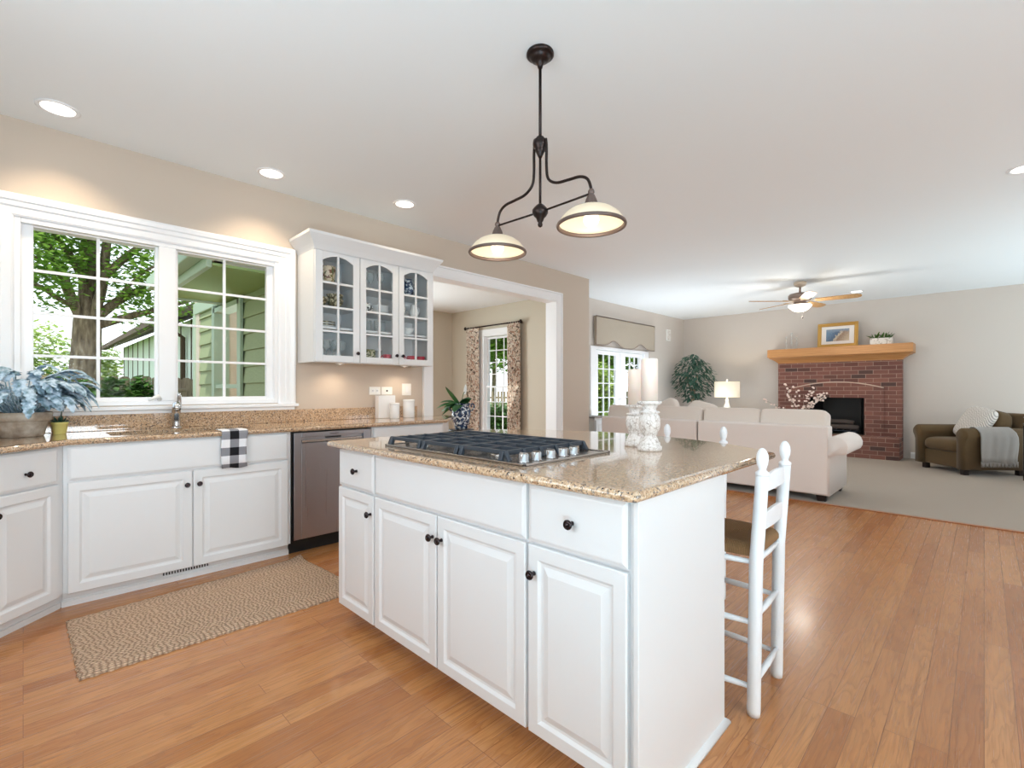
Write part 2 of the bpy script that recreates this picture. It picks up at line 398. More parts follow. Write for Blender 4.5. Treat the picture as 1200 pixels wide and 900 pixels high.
def whitewash():
    m = mat('whitewashed_carving', rgb(226, 222, 218), .8); t = NT(m); o = t.obj()
    v = t.n('TexVoronoi', {'Vector': o, 'Scale': 70.0}, feature='DISTANCE_TO_EDGE'); nz = t.n('TexNoise', {'Vector': o, 'Scale': 60.0, 'Detail': 5.0})
    c = t.ramp(t.math('MULTIPLY', t.math('ADD', nz.outputs['Fac'], t.math('MULTIPLY', v.outputs['Distance'], 1.6)), .7), [(.24, rgb(166, 154, 148)), (.36, rgb(214, 208, 204)), (.52, rgb(236, 233, 231))])
    t.put(t.b, 'Base Color', c); t.bump(t.math('ADD', v.outputs['Distance'], t.math('MULTIPLY', nz.outputs['Fac'], .5)), .45, .004); return m
M['whitewash'] = whitewash()
def stoneware():
    m = mat('weathered_stone_pot', rgb(168, 154, 140), .95); t = NT(m); o = t.obj()
    a = t.n('TexNoise', {'Vector': o, 'Scale': 14.0, 'Detail': 6.0}); b = t.n('TexNoise', {'Vector': o, 'Scale': 45.0, 'Detail': 4.0})
    c = t.ramp(a.outputs['Fac'], [(.3, rgb(140, 122, 106)), (.5, rgb(186, 172, 156)), (.68, rgb(216, 210, 200))]); c = t.mix(t.math('MULTIPLY', b.outputs['Fac'], .5), c, rgb(150, 140, 126))
    t.put(t.b, 'Base Color', c); t.bump(b.outputs['Fac'], .5, .006); return m
M['stone_pot'] = stoneware()
def spots(name, base, cols, scale, thr, rough=.4, bump=0):
    """base colour with scattered shapes in several colours"""
    m = mat(name, base, rough); t = NT(m); c = base
    for i, q in enumerate(cols):
        n1 = t.n('TexNoise', {'Vector': t.mapping(t.obj(), loc=(3.1*i, 1.7*i, 5.3*i)), 'Scale': scale, 'Detail': 2.5})
        c = t.mix(t.ramp(n1.outputs['Fac'], [(thr, (0, 0, 0, 1)), (thr + .03, (1, 1, 1, 1))]), c, q)
    t.put(t.b, 'Base Color', c); return m
M['curtain'] = spots('floral_curtain', rgb(222, 208, 194), [rgb(176, 132, 114), rgb(124, 116, 98), rgb(98, 84, 76), rgb(200, 164, 142), rgb(240, 232, 222)], 24, .585, .9)
M['blue_white'] = spots('blue_white_glaze', rgb(214, 222, 228), [rgb(36, 52, 78), rgb(52, 72, 104)], 34, .5, .2)
M['bw_glaze'] = spots('black_white_glaze', rgb(240, 240, 238), [rgb(20, 20, 22)], 45, .53, .25)
M['toile'] = spots('patterned_stoneware', rgb(214, 200, 170), [rgb(90, 80, 52), rgb(120, 112, 84)], 40, .53, .35)
M['floral_pot'] = spots('floral_ceramic', rgb(226, 206, 180), [rgb(150, 128, 60), rgb(120, 70, 50), rgb(96, 104, 60)], 26, .57, .35)
M['basket'] = spots('striped_basket', rgb(196, 190, 160), [rgb(70, 78, 44), rgb(120, 120, 80)], 60, .52, .8)
M['white_speck'] = spots('textured_white_ceramic', rgb(232, 226, 220), [rgb(186, 176, 166)], 40, .56, .6)
M['porcelain'] = mat('porcelain', rgb(244, 244, 244), .18)
M['yellow'] = mat('yellow_glaze', rgb(238, 228, 142), .35)
M['red_enamel'] = mat('red_enamel', rgb(190, 50, 70), .35)
M['gold'] = mat('gilt_frame', rgb(204, 158, 84), .34, .55)
M['matboard'] = mat('mat_board', rgb(240, 232, 226), .8)
M['fan_metal'] = mat('fan_pewter', rgb(150, 132, 122), .35, .5)
M['cup_metal'] = mat('aged_bronze', rgb(104, 88, 82), .45, .4)
M['fan_cream'] = mat('fan_cream', rgb(214, 196, 176), .4)
M['shade_glass'] = mat('ribbed_glass_shade', rgb(226, 212, 186), .3, **{'Emission Color': (1, .88, .70, 1), 'Emission Strength': .20, 'Transmission Weight': .15})
M['fan_bowl'] = mat('frosted_bowl', rgb(255, 250, 240), .4, **{'Emission Color': (1, .93, .8, 1), 'Emission Strength': 2.2})
# garden
def leaf(name, a, b, tr=.25):
    m = mat(name, a, .55); t = NT(m); p = t.n('TexNoise', {'Vector': t.pos(), 'Scale': 6.0, 'Detail': 3.0})
    t.put(t.b, 'Base Color', t.mix(t.ramp(p.outputs['Fac'], [(.35, (0, 0, 0, 1)), (.65, (1, 1, 1, 1))]), a, b))
    tl = t.n('BsdfTranslucent', {'Color': b}); mx = t.n('MixShader', {0: tr}); t.t.links.new(t.b.outputs[0], mx.inputs[1]); t.t.links.new(tl.outputs[0], mx.inputs[2])
    t.t.links.new(mx.outputs[0], t.t.nodes['Material Output'].inputs[0]); return m
M['leaf_tree'] = leaf('tree_leaves', rgb(104, 146, 56), rgb(150, 186, 84), .45)
M['leaf_light'] = leaf('light_shrub_leaves', rgb(146, 174, 84), rgb(190, 206, 120), .35)
M['leaf_tan'] = leaf('tan_twigs', rgb(164, 142, 96), rgb(150, 148, 90), .2)
M['leaf_dark'] = leaf('evergreen_leaves', rgb(46, 84, 36), rgb(84, 124, 50))
M['leaf_blue'] = None
def blueleaf():
    m = mat('blue_green_leaves', rgb(120, 152, 178), .6); t = NT(m); p = t.n('TexNoise', {'Vector': t.obj(), 'Scale': 38.0, 'Detail': 3.0})
    t.put(t.b, 'Base Color', t.ramp(p.outputs['Fac'], [(.34, rgb(98, 126, 134)), (.46, rgb(146, 176, 196)), (.60, rgb(200, 220, 236))])); return m
M['leaf_blue'] = blueleaf()
M['leaf_ficus'] = leaf('ficus_leaves', rgb(40, 76, 62), rgb(86, 122, 104), .15)
M['leaf_lily'] = leaf('lily_leaves', rgb(34, 84, 44), rgb(62, 120, 60), .15)
M['grass'] = leaf('lawn', rgb(104, 132, 66), rgb(132, 158, 84), .0)
def siding():
    m = mat('sage_siding', rgb(148, 160, 122), .8); t = NT(m); n1 = t.n('TexNoise', {'Vector': t.mapping(t.pos(), (8, 8, 60)), 'Scale': 2.0, 'Detail': 3.0})
    t.put(t.b, 'Base Color', t.mix(n1.outputs['Fac'], rgb(160, 170, 132), rgb(138, 150, 112))); return m
M['siding'] = siding()
M['soffit'] = mat('sage_soffit', rgb(146, 168, 112), .8)
M['sage_trim'] = mat('sage_trim', rgb(172, 190, 168), .7)
M['fence_wood'] = wood('weathered_fence', rgb(170, 152, 130), rgb(128, 112, 94), (20, 20, 2), .95)
M['batten'] = mat('pale_batten_wall', rgb(222, 230, 220), .8)
M['brown_trim'] = mat('brown_trim', rgb(92, 74, 60), .8)
M['roof_brown'] = mat('roof_brown', rgb(120, 106, 92), .9)
M['concrete'] = mat('patio_concrete', rgb(176, 170, 160), .95)
# ------------------------------------------------------------------ room shell
CEIL = 2.80; WY = 4.12; WT = .15; BX = 10.70; FY = 4.95; KX = 5.80; NX = 5.66; NYB = 7.14; LX = -1.05; RY = -5.50
def wall_boxes(mb, axis, plane, t, u0, u1, z0, z1, holes):
    """wall lying in plane x or y = const, thickness t, with rectangular holes (u0,u1,z0,z1)"""
    hs = sorted(holes); us = sorted({u0, u1, *[h[0] for h in hs], *[h[1] for h in hs]})
    for a, b in zip(us[:-1], us[1:]):
        cuts = [(h[2], h[3]) for h in hs if h[0] <= a + 1e-6 and h[1] >= b - 1e-6]
        z = z0; segs = []
        for c0, c1 in sorted(cuts):
            if c0 > z: segs.append((z, c0))
            z = c1
        if z < z1: segs.append((z, z1))
        for c0, c1 in segs:
            if axis == 'y': mb.box(a, b, plane, plane + t, c0, c1)
            else: mb.box(plane, plane + t, a, b, c0, c1)
    return mb
struct('floor', MB().box(LX - .15, KX, RY - .15, NYB + .1, -.12, 0), M['oak'])
struct('floor_carpet', MB().box(KX, BX + .15, RY - .15, FY + .1, -.12, .004), M['carpet'])
struct('ceiling', MB().box(LX - .15, KX, RY - .15, WY + WT, CEIL, CEIL + .12).box(KX, BX + .15, RY - .15, FY + .15, CEIL, CEIL + .12), M['ceiling'])
WIN = (-.04, 1.46, 1.075, 2.215)           # kitchen window hole x0,x1,z0,z1
OPN = (2.985, 5.04, 0.0, 2.385)            # opening to the breakfast nook
struct('wall_window', wall_boxes(MB(), 'y', WY, WT, LX - .15, KX, 0, CEIL, [WIN, OPN]), M['wall'])
struct('wall_left', wall_boxes(MB(), 'x', LX - .15, .15, RY, WY, 0, CEIL, [(.4, 2.2, 1.05, 2.2)]), M['wall'])
struct('wall_rear', wall_boxes(MB(), 'y', RY - .15, .15, LX - .15, BX + .15, 0, CEIL, [(-.4, 1.6, .9, 2.3), (6.8, 8.8, .9, 2.3)]), M['wall'])
struct('wall_far', wall_boxes(MB(), 'x', BX, .15, RY, FY + .15, 0, CEIL, [(1.5, 2.4, .3, 1.1)]), M['wall_family'])
DR = (7.10, 8.92, 0.0, 1.95)
struct('wall_garden', wall_boxes(MB(), 'y', FY, .15, KX - .06, BX + .15, 0, CEIL, [DR]), M['wall_family'])
# breakfast nook
NWIN = (5.58, 6.27, .42, 2.14); SKY = (4.34, 5.02, 4.42, 4.95); NC = 2.62
struct('wall_nook_right', wall_boxes(MB(), 'x', NX, .14, WY + WT, NYB + .2, 0, NC + .1, [NWIN]), M['wall_nook'])
struct('wall_nook_back', wall_boxes(MB(), 'y', NYB, .2, 1.57, NX, 0, NC + .1, [(2.1, 4.0, .5, 2.3)]), M['wall_nook'])
SW = (5.45, 6.39, .35, 2.12)
struct('wall_nook_left', wall_boxes(MB(), 'x', 1.60, .13, WY + WT, NYB, 0, NC + .1, [SW]), M['wall_nook'])
nc = MB()
x0, x1, y0, y1 = SKY
nc.box(1.6, x0, WY + WT, NYB + .2, NC, NC + .1).box(x1, KX, WY + WT, NYB + .2, NC, NC + .1).box(x0, x1, WY + WT, y0, NC, NC + .1).box(x0, x1, y1, NYB + .2, NC, NC + .1)
nc.box(x0 - .04, x0, y0 - .04, y1 + .04, NC + .1, 3.1).box(x1, x1 + .04, y0 - .04, y1 + .04, NC + .1, 3.1).box(x0, x1, y0 - .04, y0, NC + .1, 3.1).box(x0, x1, y1, y1 + .04, NC + .1, 3.1)
struct('ceiling_nook', nc, M['ceiling'])
sk = struct('window_3', MB().box(x0, x1, y0, y1, 3.08, 3.09), M['glass'])
# roofs (shade the ceilings, carry the eaves); deep unseen rear overhang added to block sun
struct('roof', MB().box(LX - 1.6, BX + .6, RY - 1.7, WY + WT, 3.12, 3.3).box(KX, BX + .6, WY + WT, FY + .6, 3.12, 3.3), M['roof_brown'])
nr_ = MB()
for a, b, c, d in ((.95, 1.6, WY + WT, 6.10), (1.6, x0 - .05, WY + WT, NYB + .3), (x1 + .05, KX - .02, WY + WT, NYB + .3), (x0 - .05, x1 + .05, WY + WT, y0 - .05), (x0 - .05, x1 + .05, y1 + .05, NYB + .3)):
    nr_.box(a, b, c, d, 2.73, 2.9)
struct('roof_nook', nr_, M['roof_brown'])
# baseboards
bp = [(0, 0), (.016, 0), (.016, .085), (.010, .105), (.004, .112), (0, .112)]
struct('baseboard_far', MB().sweep([(BX, 4.95), (BX, 3.02)], bp).sweep([(BX, .90), (BX, RY)], bp), M['trim_white'])
struct('baseboard_garden', MB().sweep([(KX, FY), (7.02, FY)], bp).sweep([(9.0, FY), (BX, FY)], bp), M['trim_white'])
struct('baseboard_nook', MB().sweep([(1.73, NYB), (NX, NYB), (NX, WY + WT)], bp), M['trim_white'])
struct('baseboard_kitchen', MB().sweep([(5.2, WY), (KX, WY), (KX, FY)], bp), M['trim_white'])
struct('floor_threshold', MB().box(KX - .03, KX + .012, RY, WY, 0, .008), wood('threshold_oak', rgb(176, 112, 70), rgb(150, 92, 56)), bevel=.003)

# casing profile round the opening (face x-z, seen from the kitchen)
def casing(mb, x0, x1, z0, z1, w, y, n, sides='LRT', t=.022):
    """flat moulded casing: outside edge raised bead"""
    def strip(a0, a1, c0, c1): mb.box(a0, a1, y, y + n*t, c0, c1)
    if 'L' in sides: strip(x0 - w + .02, x0, z0, z1 + w - .02); mb.box(x0 - w, x0 - w + .02, y, y + n*(t + .012), z0, z1 + w)
    if 'R' in sides: strip(x1, x1 + w - .02, z0, z1 + w - .02); mb.box(x1 + w - .02, x1 + w, y, y + n*(t + .012), z0, z1 + w)
    if 'T' in sides: strip(x0, x1, z1, z1 + w - .02); mb.box(x0 - w + .02, x1 + w - .02, y, y + n*(t + .012), z1 + w - .02, z1 + w)
    return mb
tr = MB(); casing(tr, OPN[0], OPN[1], 0.0, OPN[3], .11, WY, -1)
tr.box(OPN[0], OPN[0] + .015, WY - .02, WY + WT + .02, 0, OPN[3]).box(OPN[1] - .015, OPN[1], WY - .02, WY + WT + .02, 0, OPN[3]).box(OPN[0], OPN[1], WY - .02, WY + WT + .02, OPN[3] - .015, OPN[3])
struct('trim_1', tr, M['trim_white'], bevel=.004)

# ------------------------------------------------------------------ windows and doors of the setting
def lights(mb, O, U, w, h, cols, rows, bar, t, N):
    """muntin grid in a w x h field"""
    mb.M = frameM(O, U, (0, 0, 1), N)
    for i in range(1, cols): mb.box(w*i/cols - bar/2, w*i/cols + bar/2, 0, h, -t/2, t/2)
    for j in range(1, rows): mb.box(0, w, h*j/rows - bar/2, h*j/rows + bar/2, -t*.46, t*.46)
    mb.M = None
def sash(mb, O, U, w, h, fr, t, N):
    mb.M = frameM(O, U, (0, 0, 1), N)
    mb.box(-fr, 0, -fr, h + fr, -t/2, t/2).box(w, w + fr, -fr, h + fr, -t/2, t/2).box(0, w, -fr, 0, -t/2, t/2).box(0, w, h, h + fr, -t/2, t/2)
    mb.M = None
# kitchen window
w1 = tag(bpy.data.objects.new('window_1', None), kind='structure'); COL.objects.link(w1)
fr = MB()
x0, x1, z0, z1 = WIN
fr.box(x0, x0 + .03, WY - .01, WY + WT, z0, z1).box(x1 - .03, x1, WY - .01, WY + WT, z0, z1).box(x0 + .03, x1 - .03, WY - .01, WY + WT, z1 - .03, z1).box(x0 + .03, x1 - .03, WY - .01, WY + WT, z0, z0 + .03)
fr.box(.665, .765, WY - .012, WY + WT, z0 + .03, z1 - .03)
fr.build('window_frame', M['trim_white'], w1, bevel=.004)
cs = MB(); fl = frameM((0, WY, 0), (1, 0, 0), (0, 0, 1), (0, -1, 0)); cs.M = fl
cprof = [(0, .0), (0, .016), (.012, .022), (.05, .02), (.06, .028), (.085, .028), (.092, .036), (.115, .04), (.13, .034), (.13, 0)]
# mitred casing: path in the wall plane, profile d outward
cs.sweep([(x1, z0 - .03), (x1, z1), (x0, z1), (x0, z0 - .03)], cprof)
cs.M = None; cs.build('window_casing', M['trim_white'], w1)
sl = MB().box(x0 - .15, x1 + .15, WY - .055, WY + .02, z0 - .032, z0 - .006).box(x0 - .13, x1 + .13, WY - .02, WY, z0 - .06, z0 - .032); sl.build('window_sill', M['trim_white'], w1, bevel=.006)
for gx0, gx1 in ((.045, .650), (.785, 1.385)):
    s_ = MB(); sash(s_, (gx0, WY + .055, 1.13), (1, 0, 0), gx1 - gx0, 2.178 - 1.13, .057, .04, (0, -1, 0)); s_.build('sash', M['trim_white'], w1, bevel=.004)
    g_ = MB(); lights(g_, (gx0, WY + .055, 1.13), (1, 0, 0), gx1 - gx0, 2.178 - 1.13, 2, 4, .017, .018, (0, -1, 0)); g_.build('muntins', M['trim_white'], w1)
    MB().box(gx0, gx1, WY + .053, WY + .057, 1.13, 2.178).build('pane', M['glass'], w1)
ck = MB().tube([(.668, WY - .01, 1.115), (.655, WY - .035, 1.135), (.62, WY - .045, 1.118), (.60, WY - .045, 1.108)], [.016, .016, .012, .007], 8)
tag(ck.build('crank_handle', M['plastic_white'], w1))
# nook window (double hung) in the wall x = NX
w2 = tag(bpy.data.objects.new('window_2', None), kind='structure'); COL.objects.link(w2)
a0, a1, b0, b1 = NWIN
f2 = MB()
f2.box(NX - .02, NX + .14, a0, a0 + .03, b0, b1).box(NX - .02, NX + .14, a1 - .03, a1, b0, b1).box(NX - .02, NX + .14, a0 + .03, a1 - .03, b1 - .03, b1).box(NX - .02, NX + .14, a0 + .03, a1 - .03, b0, b0 + .03)
f2.box(NX - .025, NX, a0 - .09, a0, b0 - .1, b1 + .09).box(NX - .025, NX, a1, a1 + .09, b0 - .1, b1 + .09).box(NX - .025, NX, a0, a1, b1, b1 + .09).box(NX - .05, NX, a0 - .1, a1 + .1, b0 - .04, b0)
f2.build('window_frame', M['trim_white'], w2, bevel=.004)
for c0, c1, off in ((1.25, 2.07, .08), (.48, 1.22, .05)):
    s_ = MB(); sash(s_, (NX + off, a0 + .06, c0), (0, 1, 0), a1 - a0 - .12, c1 - c0, .03, .03, (-1, 0, 0)); lights(s_, (NX + off, a0 + .06, c0), (0, 1, 0), a1 - a0 - .12, c1 - c0, 3, 4 if c0 > 1 else 3, .014, .016, (-1, 0, 0))
    s_.build('sash', M['trim_white'], w2); MB().box(NX + off - .002, NX + off + .002, a0 + .06, a1 - .06, c0, c1).build('pane', M['glass'], w2)
# french doors to the garden
x0, x1, z0, z1 = DR
dc = MB(); dc.box(x0 - .11, x0, FY - .022, FY, 0, 1.965).box(x1, x1 + .11, FY - .022, FY, 0, 1.965).box(x0, x1, FY - .022, FY, z1, 1.965).box(x0, x0 + .05, FY - .02, FY + .15, 0, z1).box(x1 - .05, x1, FY - .02, FY + .15, 0, z1).box(x0 + .05, x1 - .05, FY - .02, FY + .15, z1 - .04, z1)
struct('trim_2', dc, M['trim_white'], bevel=.003)
for k, (g0, g1) in enumerate(((7.29, 7.87), (8.22, 8.76))):
    d_ = tag(bpy.data.objects.new('door_%d' % (k + 1), None), kind='structure'); COL.objects.link(d_)
    s_ = MB(); L = 7.155 if k == 0 else 8.045; Rr = 8.03 if k == 0 else 8.865
    s_.box(L, g0, FY + .03, FY + .075, .02, 1.90).box(g1, Rr, FY + .03, FY + .075, .02, 1.90).box(g0, g1, FY + .03, FY + .075, 1.83, 1.90).box(g0, g1, FY + .03, FY + .075, .02, .25)
    lights(s_, (g0, FY + .05, .25), (1, 0, 0), g1 - g0, 1.58, 3, 6, .018, .03, (0, -1, 0))
    s_.build('door_frame', M['trim_white'], d_, bevel=.003)
    MB().box(g0, g1, FY + .05, FY + .054, .25, 1.83).build('pane', M['glass'], d_)
    if k == 0: MB().tube([(7.99, FY + .03, 1.0), (7.99, FY - .02, 1.0), (7.92, FY - .03, 1.0)], .009, 8).build('door_handle', M['chrome'], d_)
# siding window of the nook, seen from the garden side
w4 = tag(bpy.data.objects.new('window_4', None), kind='structure'); COL.objects.link(w4)
f4 = MB(); c0, c1, d0, d1 = SW
f4.box(1.545, 1.70, c0, c0 + .05, d0, d1).box(1.545, 1.70, c1 - .05, c1, d0, d1).box(1.545, 1.70, c0, c1, d1 - .05, d1).box(1.545, 1.70, c0, c1, d0, d0 + .05).box(1.56, 1.6, c0, c1, 1.2, 1.24)
f4.build('window_frame', M['sage_trim'], w4); MB().box(1.63, 1.634, c0, c1, d0, d1).build('pane', M['glass'], w4)
# lapped siding of the nook wing: every board leans out at its foot
sd = MB()
def lap(y0, y1, z0, z1, step=.165):
    z = z0
    while z < z1 - 1e-6:
        zt = min(z + step, z1)
        sd.add([(1.600, y0, z), (1.572, y0, z), (1.592, y0, zt), (1.600, y0, zt), (1.600, y1, z), (1.572, y1, z), (1.592, y1, zt), (1.600, y1, zt)],
               [(0, 1, 2, 3), (7, 6, 5, 4), (1, 5, 6, 2), (0, 4, 5, 1), (2, 6, 7, 3), (0, 3, 7, 4)]); z = zt
lap(WY + WT, c0, -.4, 2.15); lap(c1, NYB + .14, -.4, 2.15); lap(c0, c1, -.4, d0)
struct('wall_siding', sd, M['siding'])
struct('trim_3', MB().box(1.555, 1.60, NYB + .14, NYB + .24, -.4, 2.15).box(1.545, 1.572, c0 - .06, c0, d0, d1 + .03).box(1.545, 1.572, c1, c1 + .06, d0, d1 + .03), M['sage_trim'])
sf = MB().box(1.03, 1.6, WY + WT, 6.05, 2.15, 2.17)
struct('ceiling_soffit', sf, M['soffit'])
struct('trim_4', MB().box(.985, 1.03, WY + WT, 6.10, 2.13, 2.30).box(1.03, 1.6, 6.05, 6.10, 2.13, 2.3).box(.88, .985, WY + WT, 6.10, 2.2, 2.32).box(1.555, 1.6, 6.1, NYB + .24, 2.15, 2.3), M['sage_trim'], bevel=.012)
# ------------------------------------------------------------------ cabinet building blocks
def panel(mb, O, U, N, w, h, t=.02, raised=True, st=.055):
    """a cabinet front: slab with eased edge, or frame with a raised field"""
    mb.M = frameM(O, U, (0, 0, 1), N)
    if raised: rings = [(0, 0), (0, t - .004), (.004, t), (st - .008, t), (st - .004, t - .003), (st + .002, t - .008), (st + .010, t - .009), (st + .034, t - .001), (st + .038, t - .001)]
    else: rings = [(0, 0), (0, t - .007), (.005, t - .005), (.012, t - .001), (.016, t)]
    vs = []; fs = []
    for i, d in rings: vs += [(i, i, d), (w - i, i, d), (w - i, h - i, d), (i, h - i, d)]
    for k in range(len(rings) - 1):
        for q in range(4): fs.append((k*4 + q, k*4 + (q+1) % 4, k*4 + 4 + (q+1) % 4, k*4 + 4 + q))
    b = (len(rings) - 1)*4; fs += [(b, b+1, b+2, b+3), (3, 2, 1, 0)]
    mb.add(vs, fs); mb.M = None; return mb
KN = [(.0075, 0), (.0065, .004), (.0055, .012), (.008, .017), (.0145, .021), (.0155, .025), (.013, .029), (.009, .029), (.007, .0275), (.004, .031), (0, .032)]
def knob(parent, P, N, m='knob'):
    mb = MB(); N = Vector(N).normalized(); U = Vector((0, 0, 1)).cross(N); mb.M = frameM(P, U, (0, 0, 1), N)
    mb.lathe(KN, seg=14); return mb.build('knob', M[m], parent)
NY = (0, -1, 0); UX = (1, 0, 0)
CF = 3.525                                           # face of the window-wall cabinet boxes
def front(parent, kind, O, U, N, w, h, kpos=None, raised=True, st=.055):
    o = panel(MB(), O, U, N, w, h, raised=raised, st=st).build(kind, M['white_paint'], parent)
    if kpos:
        P = Vector(O) + Vector(U).normalized()*kpos[0] + Vector((0, 0, kpos[1])) + Vector(N).normalized()*.019
        knob(o, P, N)
    return o
# sink base
t = thing('sink_base_cabinet', 'white sink base cabinet with two raised panel doors under the kitchen window', 'cabinet', (.74, CF, 0))
MB().box(.15, 1.335, CF, CF + .02, .085, .884).box(.15, .168, CF + .02, 4.08, .085, .884).box(1.317, 1.335, CF + .02, 4.08, .085, .884).box(.15, 1.335, 4.08, 4.10, .085, .884).box(.168, 1.317, CF + .02, 4.08, .085, .103).build('body', M['white_paint'], t)
tk = MB().box(.15, 1.335, 3.575, 3.60, 0, .086).box(.145, 1.335, 3.560, 3.576, 0, .03).box(.148, 1.335, 3.567, 3.576, .03, .038); tk.build('toe_kick', M['white_paint'], t)
vg = MB()
for i in range(17): vg.box(.598 + i*.0145, .605 + i*.0145, 3.571, 3.5752, .046, .074)
tag(vg.build('vent_grille', M['black'], t), 'black slotted floor vent in the toe kick')
front(t, 'door', (.167, CF, .082), UX, NY, .571, .598, (.54, .514))
front(t, 'door', (.742, CF, .082), UX, NY, .571, .598, (.03, .514))
front(t, 'drawer_front', (.167, CF, .69), UX, NY, 1.146, .185, raised=False)
# angled cabinet at the left
dU = Vector((math.cos(math.radians(45.5)), math.sin(math.radians(45.5)), 0)); dN = Vector((dU.y, -dU.x, 0))
A0 = Vector((.150, 3.525, 0)); A1 = A0 - dU*.80
t = thing('corner_base_cabinet', 'white angled base cabinet with drawer, left of the sink cabinet', 'cabinet', tuple(A0))
MB().prism([(A1.x, A1.y), (.149, 3.525), (.149, 4.10), (-1.03, 4.10), (-1.03, A1.y)], .085, .884).build('body', M['white_paint'], t)
k0 = A0 - dN*.05; k1 = A1 - dN*.05
tk = MB().bar((k0.x + .03, k0.y + .03, .043), (k1.x, k1.y, .043), .02, .086)
q0 = k0 + dN*.012; q1 = k1 + dN*.012; tk.bar((q0.x + .012, q0.y + .012, .015), (q1.x, q1.y, .015), .016, .03); tk.build('toe_kick', M['white_paint'], t)
for k in range(2):
    O = A0 - dU*(.035 + .365*(k + 1))
    front(t, 'drawer', (O.x, O.y, .69), dU, dN, .355, .185, (.178, .075), raised=False)
    front(t, 'door', (O.x, O.y, .082), dU, dN, .355, .598, (.03 if k == 0 else .325, .514))
# dishwasher
t = thing('dishwasher', 'stainless steel dishwasher with black toe panel under the granite counter', 'dishwasher', (1.65, CF, 0))
MB().box(1.345, 1.962, CF + .02, 4.09, .10, .875).box(1.338, 1.346, CF - .005, CF + .06, .10, .882).build('body', M['black'], t)
dd = MB()
dd.box(1.352, 1.405, CF - .02, CF + .02, .105, .872).box(1.890, 1.955, CF - .02, CF + .02, .105, .872).box(1.405, 1.890, CF - .02, CF + .02, .105, .795).box(1.405, 1.890, CF - .02, CF + .02, .838, .872).box(1.405, 1.890, CF + .004, CF + .02, .795, .838)
do = dd.build('door', M['steel'], t, bevel=.003)
MB().box(1.41, 1.885, CF - .012, CF + .003, .797, .817).build('pocket_handle', M['steel_tray'], do, bevel=.004)
MB().box(1.59, 1.71, CF - .006, CF + .003, .822, .832).build('latch_slot', M['black'], do)
MB().box(1.615, 1.685, CF - .0205, CF - .0195, .853, .857).build('badge', M['dark_bronze'], do)
MB().box(1.335, 1.962, 3.572, 3.59, .0, .10).build('toe_panel', M['black'], t)
# end cabinet with its angled end
t = thing('end_base_cabinet', 'white end cabinet with clipped corner beside the dishwasher', 'cabinet', (2.3, CF, 0))
MB().prism([(1.968, CF), (2.69, CF), (2.975, 3.81), (2.975, 4.10), (1.968, 4.10)], .085, .884).build('body', M['white_paint'], t)
MB().prism([(1.968, CF + .05), (2.66, CF + .05), (2.93, 3.85), (2.93, 4.08), (1.968, 4.08)], 0, .085).build('toe_kick', M['white_paint'], t)
front(t, 'drawer', (1.985, CF, .69), UX, NY, .69, .185, (.345, .09), raised=False)
front(t, 'door', (1.985, CF, .082), UX, NY, .342, .598, (.31, .514)); front(t, 'door', (2.333, CF, .082), UX, NY, .342, .598, (.03, .514))

# countertop along the window wall (one continuous slab, round front nosing, backsplash)
ZT = .914; ZB = .884
ns = [(-.02, ZB), (-.004, ZB), (.004, ZB + .004), (.009, ZB + .010), (.010, ZB + .016), (.008, ZB + .023), (.003, ZB + .0285), (-.004, ZT), (-.02, ZT)]
B0 = A0 + dN*.035; B1 = A1 + dN*.035
fpath = [(B1.x, B1.y), (.165, 3.490), (2.70, 3.490), (3.075, 3.865), (3.09, 3.93), (3.09, 4.0), (3.03, 4.05)]
ct = MB().sweep(fpath, ns, smooth=True)
SK = (.36, 1.13, 3.60, 3.94)                          # sink cut-out
def ins(p, d=.0): return p
inner = [(B1.x, B1.y), (.165, 3.490), (2.70, 3.490), (3.075, 3.865), (3.09, 3.93), (3.09, 4.0), (3.03, 4.05)]
def slab(pts): ct.prism(pts, ZB, ZT)
slab([(B1.x, B1.y), (.165, 3.490), (.165, 4.118), (-1.045, 4.118), (-1.045, B1.y)])
slab([(.165, 3.49), (SK[0], 3.49), (SK[0], 4.118), (.165, 4.118)]); slab([(SK[0], 3.49), (SK[1], 3.49), (SK[1], SK[2]), (SK[0], SK[2])])
slab([(SK[0], SK[3]), (SK[1], SK[3]), (SK[1], 4.118), (SK[0], 4.118)]); slab([(SK[1], 3.49), (2.70, 3.49), (2.70, 4.118), (SK[1], 4.118)])
slab([(2.70, 3.49), (3.075, 3.865), (3.09, 3.93), (3.09, 4.0), (3.03, 4.05), (3.0, 4.118), (2.70, 4.118)])
cto = ct.build('countertop', M['granite'], origin=(.74, 3.49, ZB)); tag(cto, 'speckled granite countertop with backsplash running under the window', 'countertop')
bs = MB().box(-.95, 2.80, 4.098, 4.119, ZT, 1.018).build('backsplash', M['granite'], cto, bevel=.003)
tag(bs, 'granite backsplash strip')
# sink
t = thing('sink', 'undermount steel sink set in the window counter', 'sink', (.745, 3.77, .70))
sb = MB(); a, b, c, d = SK
sb.box(a - .01, a + .004, c - .01, d + .01, .70, ZB).box(b - .004, b + .01, c - .01, d + .01, .70, ZB).box(a, b, c - .01, c + .004, .70, ZB).box(a, b, d - .004, d + .01, .70, ZB).box(a, b, c, d, .69, .70)
sb.build('basin', M['chrome'], t); MB().lathe([(.0, .003), (.035, .003), (.042, 0)], (.745, 3.77, .70)).build('drain', M['chrome'], t)
